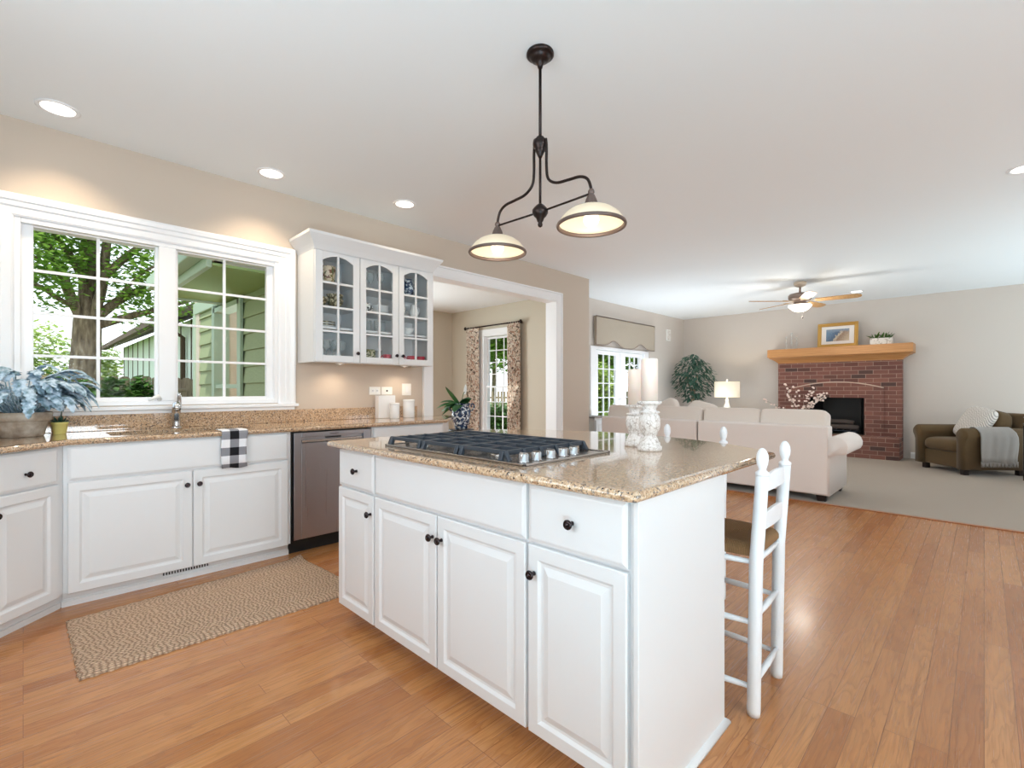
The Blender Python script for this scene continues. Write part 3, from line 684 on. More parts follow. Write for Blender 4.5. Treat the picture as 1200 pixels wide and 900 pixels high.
# faucet
t = thing('faucet', 'brushed nickel pull-out faucet standing behind the sink', 'faucet', (.745, 4.0, ZT))
MB().lathe([(.032, 0), (.032, .008), (.026, .014)], (.745, 4.0, ZT)).build('base', M['chrome'], t)
sp = smoothpath([(.745, 4.0, ZT + .01), (.744, 3.997, ZT + .07), (.738, 3.975, ZT + .125), (.728, 3.92, ZT + .160), (.720, 3.86, ZT + .170)], 5)
MB().tube(sp, [.027 - .006*i/len(sp) for i in range(len(sp))], 16).build('spout', M['chrome'], t)
MB().tube([(.720, 3.862, ZT + .170), (.717, 3.835, ZT + .166), (.715, 3.815, ZT + .150), (.714, 3.805, ZT + .135)], [.021, .023, .023, .021], 16).build('spray_head', M['chrome'], t)
MB().tube(smoothpath([(.748, 4.0, ZT + .07), (.756, 4.005, ZT + .13), (.762, 4.0, ZT + .19), (.758, 3.98, ZT + .245)], 4), [.014, .016, .018, .019, .019, .018, .017, .016, .015, .014, .012, .010, .006], 12).build('lever', M['chrome'], t)

# ------------------------------------------------------------------ kitchen island
IF = 1.165
t = thing('kitchen_island', 'white kitchen island cabinet with raised panel doors facing the rug', 'kitchen island', (1.45, 1.52, 0))
MB().box(IF, 1.735, .672, 2.39, .080, .884).build('body', M['white_paint'], t)
MB().box(IF + .075, 1.72, .70, 2.32, 0, .08).build('toe_kick', M['white_paint'], t)
MB().box(IF - .018, 1.742, .655, .672, 0.0, .884).build('side_panel', M['white_paint'], t, bevel=.003)
q = [(0, 0), (.016, 0), (.015, .007), (.010, .014), (.004, .018), (0, .019)]
MB().sweep([(IF - .01, .655), (1.742, .655), (1.742, 2.39)], q, smooth=True).build('base_molding', M['white_paint'], t)
UY = (0, -1, 0); NXm = (-1, 0, 0)                     # seen from the front, right is towards -y
def isl(kind, ya, yb, z0, z1, kp=None, raised=True):
    """front between ya (left) and yb (right); knob at (y, z)"""
    front(t, kind, (IF, ya, z0), UY, NXm, ya - yb, z1 - z0, None if kp is None else (ya - kp[0], kp[1] - z0), raised, .05)
isl('drawer', 2.385, 2.035, .692, .876, (2.19, .783), False)
isl('drawer_front', 2.022, 1.066, .692, .876, None, False)
isl('drawer', 1.054, .690, .692, .876, (.874, .783), False)
isl('door', 2.385, 2.035, .078, .682, (2.056, .596)); isl('door', 2.022, 1.548, .078, .682, (1.568, .595))
isl('door', 1.540, 1.066, .078, .682, (1.510, .594)); isl('door', 1.054, .690, .078, .682, (1.026, .594))
# island countertop: straight front and end, bowed seating edge
arcp = [(2.25, .637), (2.375, .785), (2.465, .935), (2.545, 1.14), (2.595, 1.36), (2.61, 1.55), (2.585, 1.76), (2.51, 1.97), (2.40, 2.17), (2.27, 2.33), (2.12, 2.445)]
bow = [(p.x, p.y) for p in smoothpath([(x, y, 0) for x, y in arcp], 3)]
outl = [(1.125, .637)] + bow + [(1.125, 2.445)] + [(1.108, 2.435), (1.102, 2.42), (1.102, .66), (1.109, .643)]
# travel so that the outside lies to the right
ic = MB(); ic.sweep(outl, [(d - .008, z) for d, z in ns], closed=True, smooth=True)
ins_ = [(x, y) for x, y in outl]
cx, cy = 1.75, 1.55
sh = MB(); sh.sweep(outl, [(-.028, ZT), (-.0279, ZT)], closed=True)
ring = [(v.x, v.y) for v in sh.v[0::2]]
ic.add([(x, y, ZT) for x, y in ring], [tuple(range(len(ring)))]); ic.add([(x, y, ZB) for x, y in ring], [tuple(range(len(ring)))])
tag(ic.build('island_countertop', M['granite'], origin=(1.75, 1.55, ZB)), 'thick tan granite island top with a bowed seating edge', 'countertop')

# ------------------------------------------------------------------ gas cooktop
t = thing('gas_cooktop', 'stainless gas cooktop with black iron grates set in the island', 'cooktop', (1.50, 1.58, ZT))
X0, X1, Y0, Y1 = 1.205, 1.735, 1.125, 2.030
tr_ = MB().box(X0, X1, Y0, Y1, ZT - .001, ZT + .006).box(X0, X1, Y0, Y0 + .012, ZT, ZT + .010).box(X0, X1, Y1 - .012, Y1, ZT, ZT + .010).box(X0, X0 + .012, Y0, Y1, ZT, ZT + .010).box(X1 - .012, X1, Y0, Y1, ZT, ZT + .010)
tr_.build('tray', M['steel_tray'], t, bevel=.002)
for gi in range(3):
    ya = 1.245 + gi*.258; yb = ya + .252; xa, xb = X0 + .028, X1 - .028; zt = ZT + .043; g = MB()
    for y in (ya + .006, yb - .006): g.bar((xa, y, zt - .008), (xb, y, zt - .008), .013, .018)
    g.bar((xa, (ya + yb)/2, zt - .007), (xb, (ya + yb)/2, zt - .007), .010, .014)
    for k in range(6):
        x = xa + (xb - xa)*k/5
        g.bar((x, ya - .004, zt - .005), (x, yb + .004, zt - .005), .014 if k in (0, 5) else .011, .016)
    for x in [xa + (xb - xa)*k/5 for k in range(6)]:
        if gi == 0: g.bar((x, ya, zt - .003), (x, ya - .022, ZT + .007), .013, .016, (1, 0, 0))
        if gi == 2: g.bar((x, yb, zt - .003), (x, yb + .022, ZT + .007), .013, .016, (1, 0, 0))
    for y in (ya + .012, yb - .012):
        for x, s_ in ((xa, -1), (xb, 1)): g.bar((x, y, zt - .003), (x + s_*.012, y, ZT + .007), .018, .018, (0, 1, 0))
    g.build('grate', M['iron'], t, bevel=.0025)
for bx, by, br_ in ((1.34, 1.37, .040), (1.60, 1.37, .032), (1.47, 1.63, .050), (1.34, 1.89, .034), (1.60, 1.89, .040)):
    bb = MB().lathe([(br_ + .012, .006), (br_ + .010, .014), (br_, .016)], (bx, by, ZT)).build('burner', M['steel_tray'], t)
    MB().lathe([(br_, .016), (br_, .022), (br_ - .006, .025), (0, .026)], (bx, by, ZT)).build('burner_cap', M['black'], bb)
for x in (1.262, 1.332, 1.412, 1.487, 1.556):
    kb = MB().lathe([(.021, .006), (.021, .010), (.018, .012), (.0185, .034), (.016, .037), (0, .037)], (x, 1.182, ZT), 20).build('knob', M['chrome'], t)
    MB().box(x - .003, x + .003, 1.182 - .017, 1.182 + .017, ZT + .037, ZT + .041).build('grip', M['chrome'], kb)

# ------------------------------------------------------------------ candle holders and candles on the island
def holder(name, label, x, y, h, sc):
    s = sc; p = [(.050, 0), (.053, .004), (.053, .018), (.046, .022), (.045, .034), (.040, .038), (.036, .05), (.030, .060), (.029, .066), (.034, .070), (.034, .075),
                 (.036, .080), (.043, .092), (.046, .110), (.046, .128), (.043, .143), (.041, .150), (.036, .152), (.037, .158), (.044, .160), (.044, .166), (.030, .170), (.028, .178),
                 (.033, .184), (.034, .190), (.040, .194), (.051, .199), (.053, .206), (.051, .210), (.046, .211), (.044, .207), (0, .207)]
    f = h/.211
    return tag(MB().lathe([(r*s, z*f) for r, z in p], (x, y, ZT), 32).build(name, M['whitewash'], origin=(x, y, ZT)), label, 'candle holder', 'carved candle holders on the island')
def candle(label, x, y, z, h, r):
    c = tag(MB().lathe([(r, 0), (r, h - .006), (r - .004, h), (r - .012, h - .002), (0, h - .008)], (x, y, z), 28).build('pillar_candle', M['candle'], origin=(x, y, z)), label, 'candle', 'pillar candles on the island')
    MB().tube([(x, y, z + h - .008), (x + .001, y, z + h + .004)], .0012, 6).build('wick', M['black'], c)
holder('candle_holder', 'whitewashed carved candle holder in front, the taller of the two on the island', 1.935, 1.052, .218, 1.0)
candle('tall cream pillar candle on the front carved holder', 1.935, 1.052, ZT + .2142, .190, .036)
holder('candle_holder', 'whitewashed carved candle holder standing behind the taller one', 2.045, 1.186, .196, .95)
candle('cream pillar candle on the rear, shorter carved holder', 2.045, 1.186, ZT + .1925, .172, .035)

# ------------------------------------------------------------------ bar stools
def make_stool(label, loc, rz):
    t = thing('bar_stool', label, 'stool', loc, rz, 'white rush-seat bar stools', local=True)
    fin = [(.022, .872), (.0235, .878), (.0235, .884), (.018, .888), (.0125, .893), (.0135, .900), (.0185, .915), (.0205, .932), (.0195, .948), (.014, .962), (.007, .970), (0, .972)]
    for s in (-1, 1):
        x = s*.16
        p = MB().tube([(x, .012, 0), (x, .012, .02), (x, .004, .55), (x*1.02, -.018, .875)], [.0215, .023, .0235, .022], 16)
        p.lathe([(r, z) for r, z in fin], (x*1.02, -.018, 0), 16); p.build('back_post', M['stool_white'], t)
    for s in (-1, 1):
        MB().tube([(s*.19, .33, 0), (s*.185, .33, .57), (s*.185, .33, .615)], [.019, .021, .018], 14).build('leg', M['stool_white'], t)
    for z0, z1, yb in ((.808, .862, -.014), (.668, .722, -.006)):
        sl = MB(); n = 10; vs = []
        for i in range(n + 1):
            u = -1 + 2*i/n; x = u*.155; bow_ = -.012*(1 - u*u); top = z1 + .018*(1 - u*u) - .012*(abs(u) > .93)
            for y, z in ((yb + bow_ - .007, z0 + .004*(1 - u*u)), (yb + bow_ + .007, z0 + .004*(1 - u*u)), (yb + bow_ + .007, top), (yb + bow_ - .007, top)): vs.append((x, y, z))
        fs = []
        for i in range(n):
            for k in range(4): fs.append((i*4 + k, i*4 + (k+1) % 4, i*4 + 4 + (k+1) % 4, i*4 + 4 + k))
        fs += [(0, 1, 2, 3), (n*4 + 3, n*4 + 2, n*4 + 1, n*4)]
        sl.add(vs, fs); sl.build('back_slat', M['stool_white'], t, bevel=.003)
    for z in (.10, .335, .555):
        for s in (-1, 1): MB().tube([(s*.16, .01, z), (s*.175, .17, z), (s*.187, .33, z)], [.009, .0125, .009], 10).build('rung', M['stool_white'], t)
        for y, hw in ((.008, .16), (.33, .187)):
            zz = z + (.02 if z < .5 else 0)
            MB().tube([(-hw, y, zz), (0, y, zz), (hw, y, zz)], [.009, .0125, .009], 10).build('rung', M['stool_white'], t)
    # rush seat: a pillowed, slightly dished trapezoid wrapped over the rails
    n = 16; vs = []; fs = []
    def top(u, v):
        e = max(abs(u), abs(v)); hw = .162 + .03*(v + 1)/2; d = min(abs(abs(u) - abs(v)), 1)
        z = .600 + .020*(1 - (1 - min(1, (1 - e)*5))**2) - .030*(1 - e)**1.0*min(1, (1 - e)*2) - .004*math.exp(-(d*9)**2)
        return (u*hw, .17 + v*.172, z)
    for lay in (0, 1):
        for j in range(n + 1):
            for i in range(n + 1):
                x, y, z = top(-1 + 2*i/n, -1 + 2*j/n); vs.append((x, y, z if lay == 0 else .572 - .004*(1 - max(abs(-1 + 2*i/n), abs(-1 + 2*j/n)))))
    N1 = (n + 1)**2
    for j in range(n):
        for i in range(n):
            a = j*(n + 1) + i; fs.append((a, a + 1, a + n + 2, a + n + 1)); fs.append((N1 + a, N1 + a + n + 1, N1 + a + n + 2, N1 + a + 1))
    for i in range(n):
        for a, b in ((i, i + 1), (n*(n + 1) + i + 1, n*(n + 1) + i), ((i + 1)*(n + 1), i*(n + 1)), (i*(n + 1) + n, (i + 1)*(n + 1) + n)): fs.append((a, N1 + a, N1 + b, b))
    sm = MB(); sm.add(vs, fs, 0, True); tag(sm.build('seat', M['rush'], t, bevel=.008, segs=3), 'woven brown rush seat')
    return t
stool = make_stool('white ladder-back stool with rush seat at the near end of the island', (2.02, .592, 0), math.radians(2.5))
dup(stool, (2.768, 1.222, 0), math.radians(90 + 6), 'white stool mostly hidden behind the island, only two finials above its top')

# ------------------------------------------------------------------ pendant light over the island
PX, PY = 1.742, 1.522
t = thing('pendant_light', 'dark bronze two-arm pendant with ribbed glass shades above the island', 'pendant light', (PX, PY, CEIL))
MB().lathe([(.064, 0), (.066, -.006), (.066, -.014), (.058, -.020), (.050, -.022), (.048, -.030), (.034, -.040), (.022, -.046), (.014, -.060), (.010, -.075)], (PX, PY, CEIL), 32).build('canopy', M['dark_bronze'], t)
MB().tube([(PX, PY, CEIL - .05), (PX, PY, 2.37)], .0075, 12).tube([(PX, PY, 2.34), (PX, PY, 2.06)], .0065, 12).build('stem', M['dark_bronze'], t)
MB().lathe([(.010, 2.400), (.018, 2.395), (.022, 2.385), (.034, 2.378), (.036, 2.360), (.034, 2.348), (.024, 2.338), (.026, 2.330), (.018, 2.318), (.012, 2.305), (.008, 2.295)], (PX, PY, 0), 24).build('hub', M['dark_bronze'], t)
MB().lathe([(.009, 2.075), (.020, 2.066), (.028, 2.058), (.038, 2.045), (.038, 2.030), (.030, 2.016), (.020, 2.006), (.014, 1.990), (.009, 1.984), (.012, 1.976), (.010, 1.966), (0, 1.960)], (PX, PY, 0), 24).build('finial', M['dark_bronze'], t)
for s in (-1, 1):
    pts = [(.036, 2.375), (.040, 2.33), (.040, 2.235), (.052, 2.178), (.10, 2.146), (.17, 2.138), (.235, 2.132), (.275, 2.110), (.293, 2.070), (.296, 2.040)]
    MB().tube(smoothpath([(PX, PY + s*r, z) for r, z in pts], 5), .0068, 10).build('arm', M['dark_bronze'], t)
    MB().tube([(PX, PY + s*.02, 2.036), (PX, PY + s*.296, 2.040)], .005, 8).build('crossbar', M['dark_bronze'], t)
    c = (PX, PY + s*.296, 0)
    MB().lathe([(.010, 2.058), (.014, 2.050), (.014, 2.042), (.010, 2.038), (.016, 2.030), (.024, 2.012), (.030, 1.992), (.036, 1.980), (.036, 1.975), (.0, 1.974)], c, 24).build('socket_cup', M['cup_metal'], t)
    # ribbed shade, open below
    sh = MB(); seg = 72; prof = [(.034, 1.982), (.060, 1.976), (.092, 1.962), (.118, 1.942), (.134, 1.920), (.142, 1.905)]; vs = []; fs = []
    for k in range(seg):
        a = 2*PI*k/seg; rb = 1 + (.012 if k % 2 else -.006)
        for r, z in prof: vs.append((c[0] + r*rb*math.cos(a), c[1] + r*rb*math.sin(a), z))
    n = len(prof)
    for k in range(seg):
        q2 = (k + 1) % seg
        for i in range(n - 1): fs.append((k*n + i, q2*n + i, q2*n + i + 1, k*n + i + 1))
    sh.add(vs, fs, 0, True); so = sh.build('glass_shade', M['shade_glass'], t)
    mo = so.modifiers.new('wall', 'SOLIDIFY'); mo.thickness = .003
    MB().lathe([(.139, 1.908), (.150, 1.907), (.153, 1.900), (.150, 1.893), (.142, 1.893), (.139, 1.900), (.139, 1.908)], c, 48).build('shade_rim', M['cup_metal'], t)
    bu = MB().lathe([(0, 1.893), (.015, 1.896), (.028, 1.906), (.034, 1.922), (.031, 1.940), (.020, 1.958), (.014, 1.974)], c, 20); bu.build('bulb', M['bulb_glow'], t)
    l = lamp('pendant_lamp', 'POINT', (c[0], c[1], 1.80), (0, 0, 0), 1.6, (1, .84, .62), shadow_soft_size=.05)

# ------------------------------------------------------------------ recessed ceiling lights
def can_light(x, y, label, e=9.0, rot=0):
    t = thing('recessed_light', label, 'ceiling light', (x, y, CEIL), 0, 'recessed lights in the ceiling')
    MB().lathe([(.098, 0), (.098, -.005), (.090, -.008), (.078, -.006), (.074, .0)], (x, y, CEIL), 36).build('trim_ring', M['trim_white'], t)
    MB().lathe([(.076, -.003), (0, -.0035)], (x, y, CEIL), 36).build('lens', M['can_glow'], t)
    lamp('recessed_lamp', 'SPOT', (x, y, CEIL - .02), (0, 0, 0), e, (1, .80, .56), spot_size=math.radians(118), spot_blend=.75, shadow_soft_size=.07)
can_light(.141, 3.80, 'round recessed light above the left half of the window', 34)
can_light(1.30, 3.80, 'round recessed light between window and glass cabinet', 36)
can_light(2.33, 3.60, 'round recessed light in front of the glass cabinet', 22)
can_light(5.13, -.215, 'round recessed light cut off by the right edge of the photo', 20)
can_light(9.62, 1.50, 'small recessed light above the mantel beside the fan', 22)

# ------------------------------------------------------------------ glass-front wall cabinet and what stands in it
CY = 3.80; CX0, CX1 = 1.618, 2.765; CZ0, CZ1 = 1.405, 2.325
t = thing('wall_cabinet', 'white wall cabinet with three arched glass doors beside the window', 'cabinet', (2.19, 4.11, CZ0))
cb = MB().box(CX0, CX0 + .018, CY, 4.118, CZ0, CZ1).box(CX1 - .018, CX1, CY, 4.118, CZ0, CZ1).box(CX0 + .018, CX1 - .018, CY + .02, 4.106, CZ0 + .012, CZ0 + .03).box(CX0 + .018, CX1 - .018, CY, 4.106, CZ1 - .018, CZ1).box(CX0 + .018, CX1 - .018, 4.106, 4.118, CZ0 + .012, CZ1)
cb.box(1.998, 2.014, CY + .001, 4.105, CZ0 + .03, CZ1 - .018).box(CX0 + .018, CX1 - .018, CY, CY + .02, CZ0, CZ0 + .03); cb.build('body', M['white_paint'], t)
SHZ = (CZ0 + .03, 1.700, 1.868, 2.072)
for z in SHZ[1:]: MB().box(CX0 + .018, CX1 - .018, CY + .03, 4.106, z - .018, z).build('shelf', M['white_paint'], t)
cp = [(0, CZ1 - .02), (.006, CZ1 - .005), (.020, CZ1 + .02), (.045, CZ1 + .055), (.060, CZ1 + .075), (.068, CZ1 + .085), (.072, CZ1 + .105), (0, CZ1 + .105)]
MB().sweep([(CX0, 4.118), (CX0, CY - .015), (CX1, CY - .015), (CX1, 4.118)], cp).build('crown_molding', M['white_paint'], t)
doors = ((1.622, 2.002, 1.684, 1.944), (2.008, 2.380, 2.063, 2.322), (2.386, 2.760, 2.440, 2.700))
for i, (a, b, ga, gb) in enumerate(doors):
    d = MB(); y0, y1 = CY - .022, CY - .002; zb, zt, rise = 1.462, 2.225, .045
    d.box(a, ga, y0, y1, CZ0 + .005, CZ1 - .025).box(gb, b, y0, y1, CZ0 + .005, CZ1 - .025).box(ga, gb, y0, y1, CZ0 + .005, zb)
    # arched top rail
    n = 14; vs = []
    for k in range(n + 1):
        u = k/n; x = ga + (gb - ga)*u; z = zt + rise*(1 - (2*u - 1)**2)
        vs += [(x, y0, z), (x, y0, CZ1 - .025), (x, y1, CZ1 - .025), (x, y1, z)]
    fs = [(k*4 + q, k*4 + 4 + q, k*4 + 4 + (q+1) % 4, k*4 + (q+1) % 4) for k in range(n) for q in range(4)]
    d.add(vs, fs)
    do = d.build('door', M['white_paint'], t, bevel=.002)
    mu = MB(); xm = (ga + gb)/2; mu.box(xm - .008, xm + .008, y0 + .002, y1 - .004, zb, zt + rise)
    for k in range(1, 4): mu.box(ga, gb, y0 + .003, y1 - .005, zb + k*.196 - .008, zb + k*.196 + .008)
    mu.build('muntins', M['white_paint'], do)
    MB().box(ga, gb, CY - .008, CY - .005, zb, zt + rise).build('pane', M['cab_glass'], do)
    kx = (1.977, 2.353, 2.416)[i]; knob(do, (kx, y0 + .001, 1.487), NY)
for x, lb in ((1.915, 'small round puck light under the left of the glass cabinet'), (2.56, 'small round puck light under the right of the glass cabinet')):
    t = thing('puck_light', lb, 'light', (x, 3.96, CZ0 + .012), 0, 'puck lights under the cabinet')
    MB().lathe([(.036, .0), (.036, -.012), (.032, -.016), (.028, -.016)], (x, 3.96, CZ0 + .012), 24).build('housing', M['plastic_white'], t)
    MB().lathe([(.029, -.0155), (0, -.0165)], (x, 3.96, CZ0 + .012), 24).build('lens', M['can_glow'], t)
    lamp('puck_lamp', 'SPOT', (x, 3.96, CZ0 - .01), (0, 0, 0), 5.0, (1, .80, .58), spot_size=math.radians(150), spot_blend=.8, shadow_soft_size=.03)
def pot_obj(name, prof, x, y, z, m, label, cat, group, seg=20): return tag(MB().lathe(prof, (x, y, z), seg).build(name, M[m], origin=(x, y, z)), label, cat, group)
# bowls, plates, cups and glasses, shelf by shelf (left door, middle door, right door)
BOWL = [(.030, 0), (.034, .006), (.055, .030), (.066, .058), (.068, .062), (.064, .060), (.050, .030), (.0, .012)]
PLATE = [(.045, 0), (.050, .004), (.085, .014), (.087, .016), (.082, .015), (.045, .006), (0, .006)]
CUP = [(.022, 0), (.026, .003), (.036, .03), (.040, .066), (.038, .066), (.034, .032), (.0, .008)]
GOB = [(.030, 0), (.030, .003), (.006, .008), (.0045, .012), (.0045, .07), (.012, .078), (.030, .098), (.035, .125), (.033, .160), (.031, .160), (.033, .126), (.028, .100), (0, .082)]
TUM = [(.026, 0), (.030, .002), (.034, .10), (.032, .10), (.028, .01), (0, .008)]
def handle(c, r, P, z0, z1, m, dx=1):
    x, y, z = P
    MB().tube([(x + dx*r*.9, y, z + z1), (x + dx*(r + .022), y, z + z1 - .004), (x + dx*(r + .026), y, z + (z0 + z1)/2), (x + dx*(r + .016), y, z + z0), (x + dx*r*.85, y, z + z0 - .002)], .0045, 8).build('handle', M[m], c)
pot_obj('planter_pot', [(.050, 0), (.056, .004), (.064, .07), (.068, .135), (.066, .14), (.060, .135), (.055, .02), (0, .015)], 1.79, 3.93, SHZ[3], 'floral_pot', 'floral ceramic pot on the top shelf behind the left glass door', 'pot', None)
for k, (x, y) in enumerate(((1.715, 3.92), (1.865, 3.95))):
    for j in range(2 if k else 1):
        pot_obj('bowl', [(r*1.05, z*1.25) for r, z in BOWL], x, y, SHZ[2] + j*.045, 'toile', ('olive patterned bowl alone at the left of the second shelf', 'olive patterned bowl, %s of the stacked pair on the second shelf' % ('lower', 'upper')[j])[k], 'bowl', 'patterned bowls in the glass cabinet')
for j in range(4): pot_obj('plate', PLATE, 1.77, 3.94, SHZ[1] + j*.011, 'toile' if j % 2 else 'porcelain', 'patterned plate in the stack behind the left glass door', 'plate', 'stacked plates behind the left door')
for x, y in ((1.70, 3.88), (1.775, 3.92), (1.84, 3.87), (1.91, 3.92), (1.74, 4.0), (1.87, 4.0)): pot_obj('wine_glass', GOB, x, y, SHZ[0], 'glassware', 'clear stemmed wine glass on the bottom shelf behind the left glass door', 'glass', 'wine glasses behind the left door')
for x, y in ((2.11, 3.90), (2.19, 3.94), (2.27, 3.90)): pot_obj('goblet', GOB, x, y, SHZ[3], 'glassware', 'clear goblet on the top shelf behind the middle glass door', 'glass', 'goblets behind the middle door')
c = pot_obj('mug', [(r*1.15, z*1.15) for r, z in CUP], 2.12, 3.90, SHZ[2], 'bw_glaze', 'black and white mug behind the middle glass door', 'mug', None); handle(c, .042, (2.12, 3.90, SHZ[2]), .02, .06, 'bw_glaze')
for j in range(6): pot_obj('plate', PLATE, 2.27, 3.92, SHZ[2] + j*.011, 'porcelain', 'white plate in the stack behind the middle glass door', 'plate', 'white plates behind the middle door')
for x, y in ((2.09, 3.88), (2.16, 3.93), (2.23, 3.88), (2.30, 3.93)): pot_obj('tumbler', TUM, x, y, SHZ[1], 'glassware', 'clear tumbler behind the middle glass door', 'glass', 'tumblers behind the middle door')
tag(MB().box(2.065, 2.20, 3.86, 3.98, SHZ[0], SHZ[0] + .105).build('basket', M['basket'], origin=(2.13, 3.92, SHZ[0]), bevel=.012), 'green striped box at the bottom behind the middle glass door', 'box')
pot_obj('tumbler', TUM, 2.245, 3.90, SHZ[0], 'glassware', 'clear tumbler beside the striped box in the glass cabinet', 'glass', None)
c = pot_obj('cup', CUP, 2.32, 3.87, SHZ[0], 'red_enamel', 'red cup in the right corner behind the middle glass door', 'cup', 'red cups in the glass cabinet'); handle(c, .037, (2.32, 3.87, SHZ[0]), .02, .055, 'red_enamel', -1)
pl = MB(); pl.M = Matrix.Translation((2.50, 3.985, SHZ[3] + .087)) @ Matrix.Rotation(math.radians(78), 4, 'X'); pl.lathe(PLATE, seg=28); pl.M = None
tag(pl.build('plate', [M['porcelain']], origin=(2.50, 3.98, SHZ[3])), 'white plate leaning upright behind the right glass door', 'plate')
c = pot_obj('pitcher', [(.038, 0), (.044, .006), (.055, .05), (.050, .10), (.038, .135), (.042, .155), (.039, .155), (.034, .135), (.046, .10), (.0, .01)], 2.56, 3.90, SHZ[3], 'blue_white', 'blue and white pitcher on the top shelf behind the right glass door', 'pitcher', None); handle(c, .044, (2.56, 3.90, SHZ[3]), .05, .13, 'blue_white')
c = pot_obj('mug', [(r*1.2, z*1.2) for r, z in CUP], 2.47, 3.89, SHZ[2], 'bw_glaze', 'black and white mug behind the right glass door', 'mug', None); handle(c, .045, (2.47, 3.89, SHZ[2]), .02, .06, 'bw_glaze')
c = pot_obj('pitcher', [(.030, 0), (.036, .005), (.044, .04), (.038, .08), (.028, .108), (.033, .125), (.030, .125), (.024, .105), (.036, .07), (0, .01)], 2.625, 3.90, SHZ[2], 'porcelain', 'small plain white pitcher behind the right glass door', 'pitcher', None); handle(c, .034, (2.625, 3.90, SHZ[2]), .04, .105, 'porcelain')
for x, lb in ((2.472, 'red cup, left one behind the right glass door'), (2.582, 'red cup, middle one behind the right glass door'), (2.69, 'red cup standing rightmost in the glass cabinet')):
    c = pot_obj('cup', CUP, x, 3.88, SHZ[0], 'red_enamel', lb, 'cup', 'red cups in the glass cabinet'); handle(c, .037, (x, 3.88, SHZ[0]), .02, .055, 'red_enamel')
pot_obj('bowl', BOWL, 2.56, 3.92, SHZ[1], 'porcelain', 'plain white bowl on the shelf above the red cups', 'bowl', None)

# ------------------------------------------------------------------ things on and by the window counter
def cyl(name, prof, x, y, z, m, label, cat, group=None, seg=32): return pot_obj(name, prof, x, y, z, m, label, cat, group, seg)
def canister(x, y, w, h, label):
    t = thing('canister', label, 'canister', (x, y, ZT), 0, 'white canisters on the counter')
    MB().lathe([(w*.94, 0), (w, .006), (w, h - .026), (w*.96, h - .022)], (x, y, ZT), 28).build('body', M['porcelain'], t)
    MB().lathe([(w*1.02, h - .022), (w*1.03, h - .018), (w*1.03, h - .004), (w*.96, h), (0, h)], (x, y, ZT), 28).build('lid', M['porcelain'], t)
tag(MB().box(2.32, 2.50, 4.02, 4.09, ZT, ZT + .215).build('box', M['porcelain'], origin=(2.41, 4.05, ZT), bevel=.006), 'tall white box standing against the wall behind the two canisters', 'box')
canister(2.435, 3.93, .045, .145, 'white lidded canister in front of the tall white box')
canister(2.615, 3.97, .055, .175, 'white lidded canister standing apart at the right end of the counter')
# wall plates
def plate(name, x, z, w, h, label, kind):
    t = thing(name, label, 'wall plate', (x, WY, z), 0)
    MB().box(x - w/2, x + w/2, WY - .007, WY, z - h/2, z + h/2).build('cover_plate', M['plastic_white'], t, bevel=.003)
    if kind == 'outlet':
        for q in (-1, 1):
            f = MB().box(x + q*.022 - .013, x + q*.022 + .013, WY - .010, WY - .006, z - .017, z + .017).build('socket', M['porcelain'], t, bevel=.002)
            for s in (-1, 1): MB().box(x + q*.022 + s*.005 - .001, x + q*.022 + s*.005 + .001, WY - .0104, WY - .0095, z - .006, z + .008).build('slot', M['black'], f)
    elif kind == 'jack': MB().lathe([(.008, 0), (.008, .004), (.004, .006), (0, .006)]).build('jack', M['black'], t) if False else MB().box(x - .008, x + .008, WY - .010, WY - .006, z - .008, z + .008).build('jack', M['black'], t)
    else: MB().box(x - .017, x + .017, WY - .011, WY - .006, z - .032, z + .032).build('rocker', M['porcelain'], t, bevel=.002)
plate('outlet', 2.335, 1.172, .118, .075, 'white double outlet sideways on the wall, nearest the window', 'outlet')
plate('phone_jack', 2.463, 1.172, .118, .075, 'white wall plate with one dark jack between outlet and switch', 'jack')
plate('light_switch', 2.685, 1.185, .105, .118, 'white rocker switch plate beside the nook opening', 'switch')
# towel over the counter edge
m = mat('buffalo_check', rgb(235, 235, 238), .95); q = NT(m); g = q.n('SeparateXYZ', {0: q.obj()})
def band(s, off): return q.math('GREATER_THAN', q.math('FRACT', q.math('ADD', q.math('MULTIPLY', s, 1/.106), off)), .5)
bx_ = band(g.outputs['X'], .75); bz_ = band(g.outputs['Z'], .92)
sm_ = q.math('ADD', bx_, bz_); nz = q.n('TexNoise', {'Vector': q.obj(), 'Scale': 500.0})
q.put(q.b, 'Base Color', q.mix(.12, q.ramp(q.math('MULTIPLY', sm_, .5), [(0, rgb(234, 234, 238)), (.4, rgb(138, 138, 144)), (.9, rgb(18, 18, 24))], 'CONSTANT'), nz.outputs['Color'], 'OVERLAY'))
M['check'] = m
tw = MB(); n = 12; prof = [(3.60, ZT + .004), (3.55, ZT + .005), (3.495, ZT + .005), (3.478, ZT + .001), (3.474, ZT - .02), (3.476, ZT - .06), (3.480, .80), (3.483, .74), (3.485, .675)]
vs = []; fs = []
for j, (y, z) in enumerate(prof):
    for i in range(n + 1):
        u = i/n; x = .885 + .155*u - .004*math.sin(j*1.3) ; f = .004*math.sin(u*9 + j*.4)*max(0, j - 3)/5
        vs.append((x + .004*(j/8)*(1 - 2*u), y - abs(f) - .002, z + (.004*math.sin(u*7) if j == 8 else 0)))
for j in range(len(prof) - 1):
    for i in range(n): fs.append((j*(n+1) + i, j*(n+1) + i + 1, (j+1)*(n+1) + i + 1, (j+1)*(n+1) + i))
tw.add(vs, fs, 0, True); o = tw.build('dish_towel', M['check'], origin=(.962, 3.5, .80)); mo = o.modifiers.new('t', 'SOLIDIFY'); mo.thickness = .005; mo.offset = 1
tag(o, 'black and white buffalo check towel hanging over the counter edge', 'towel')
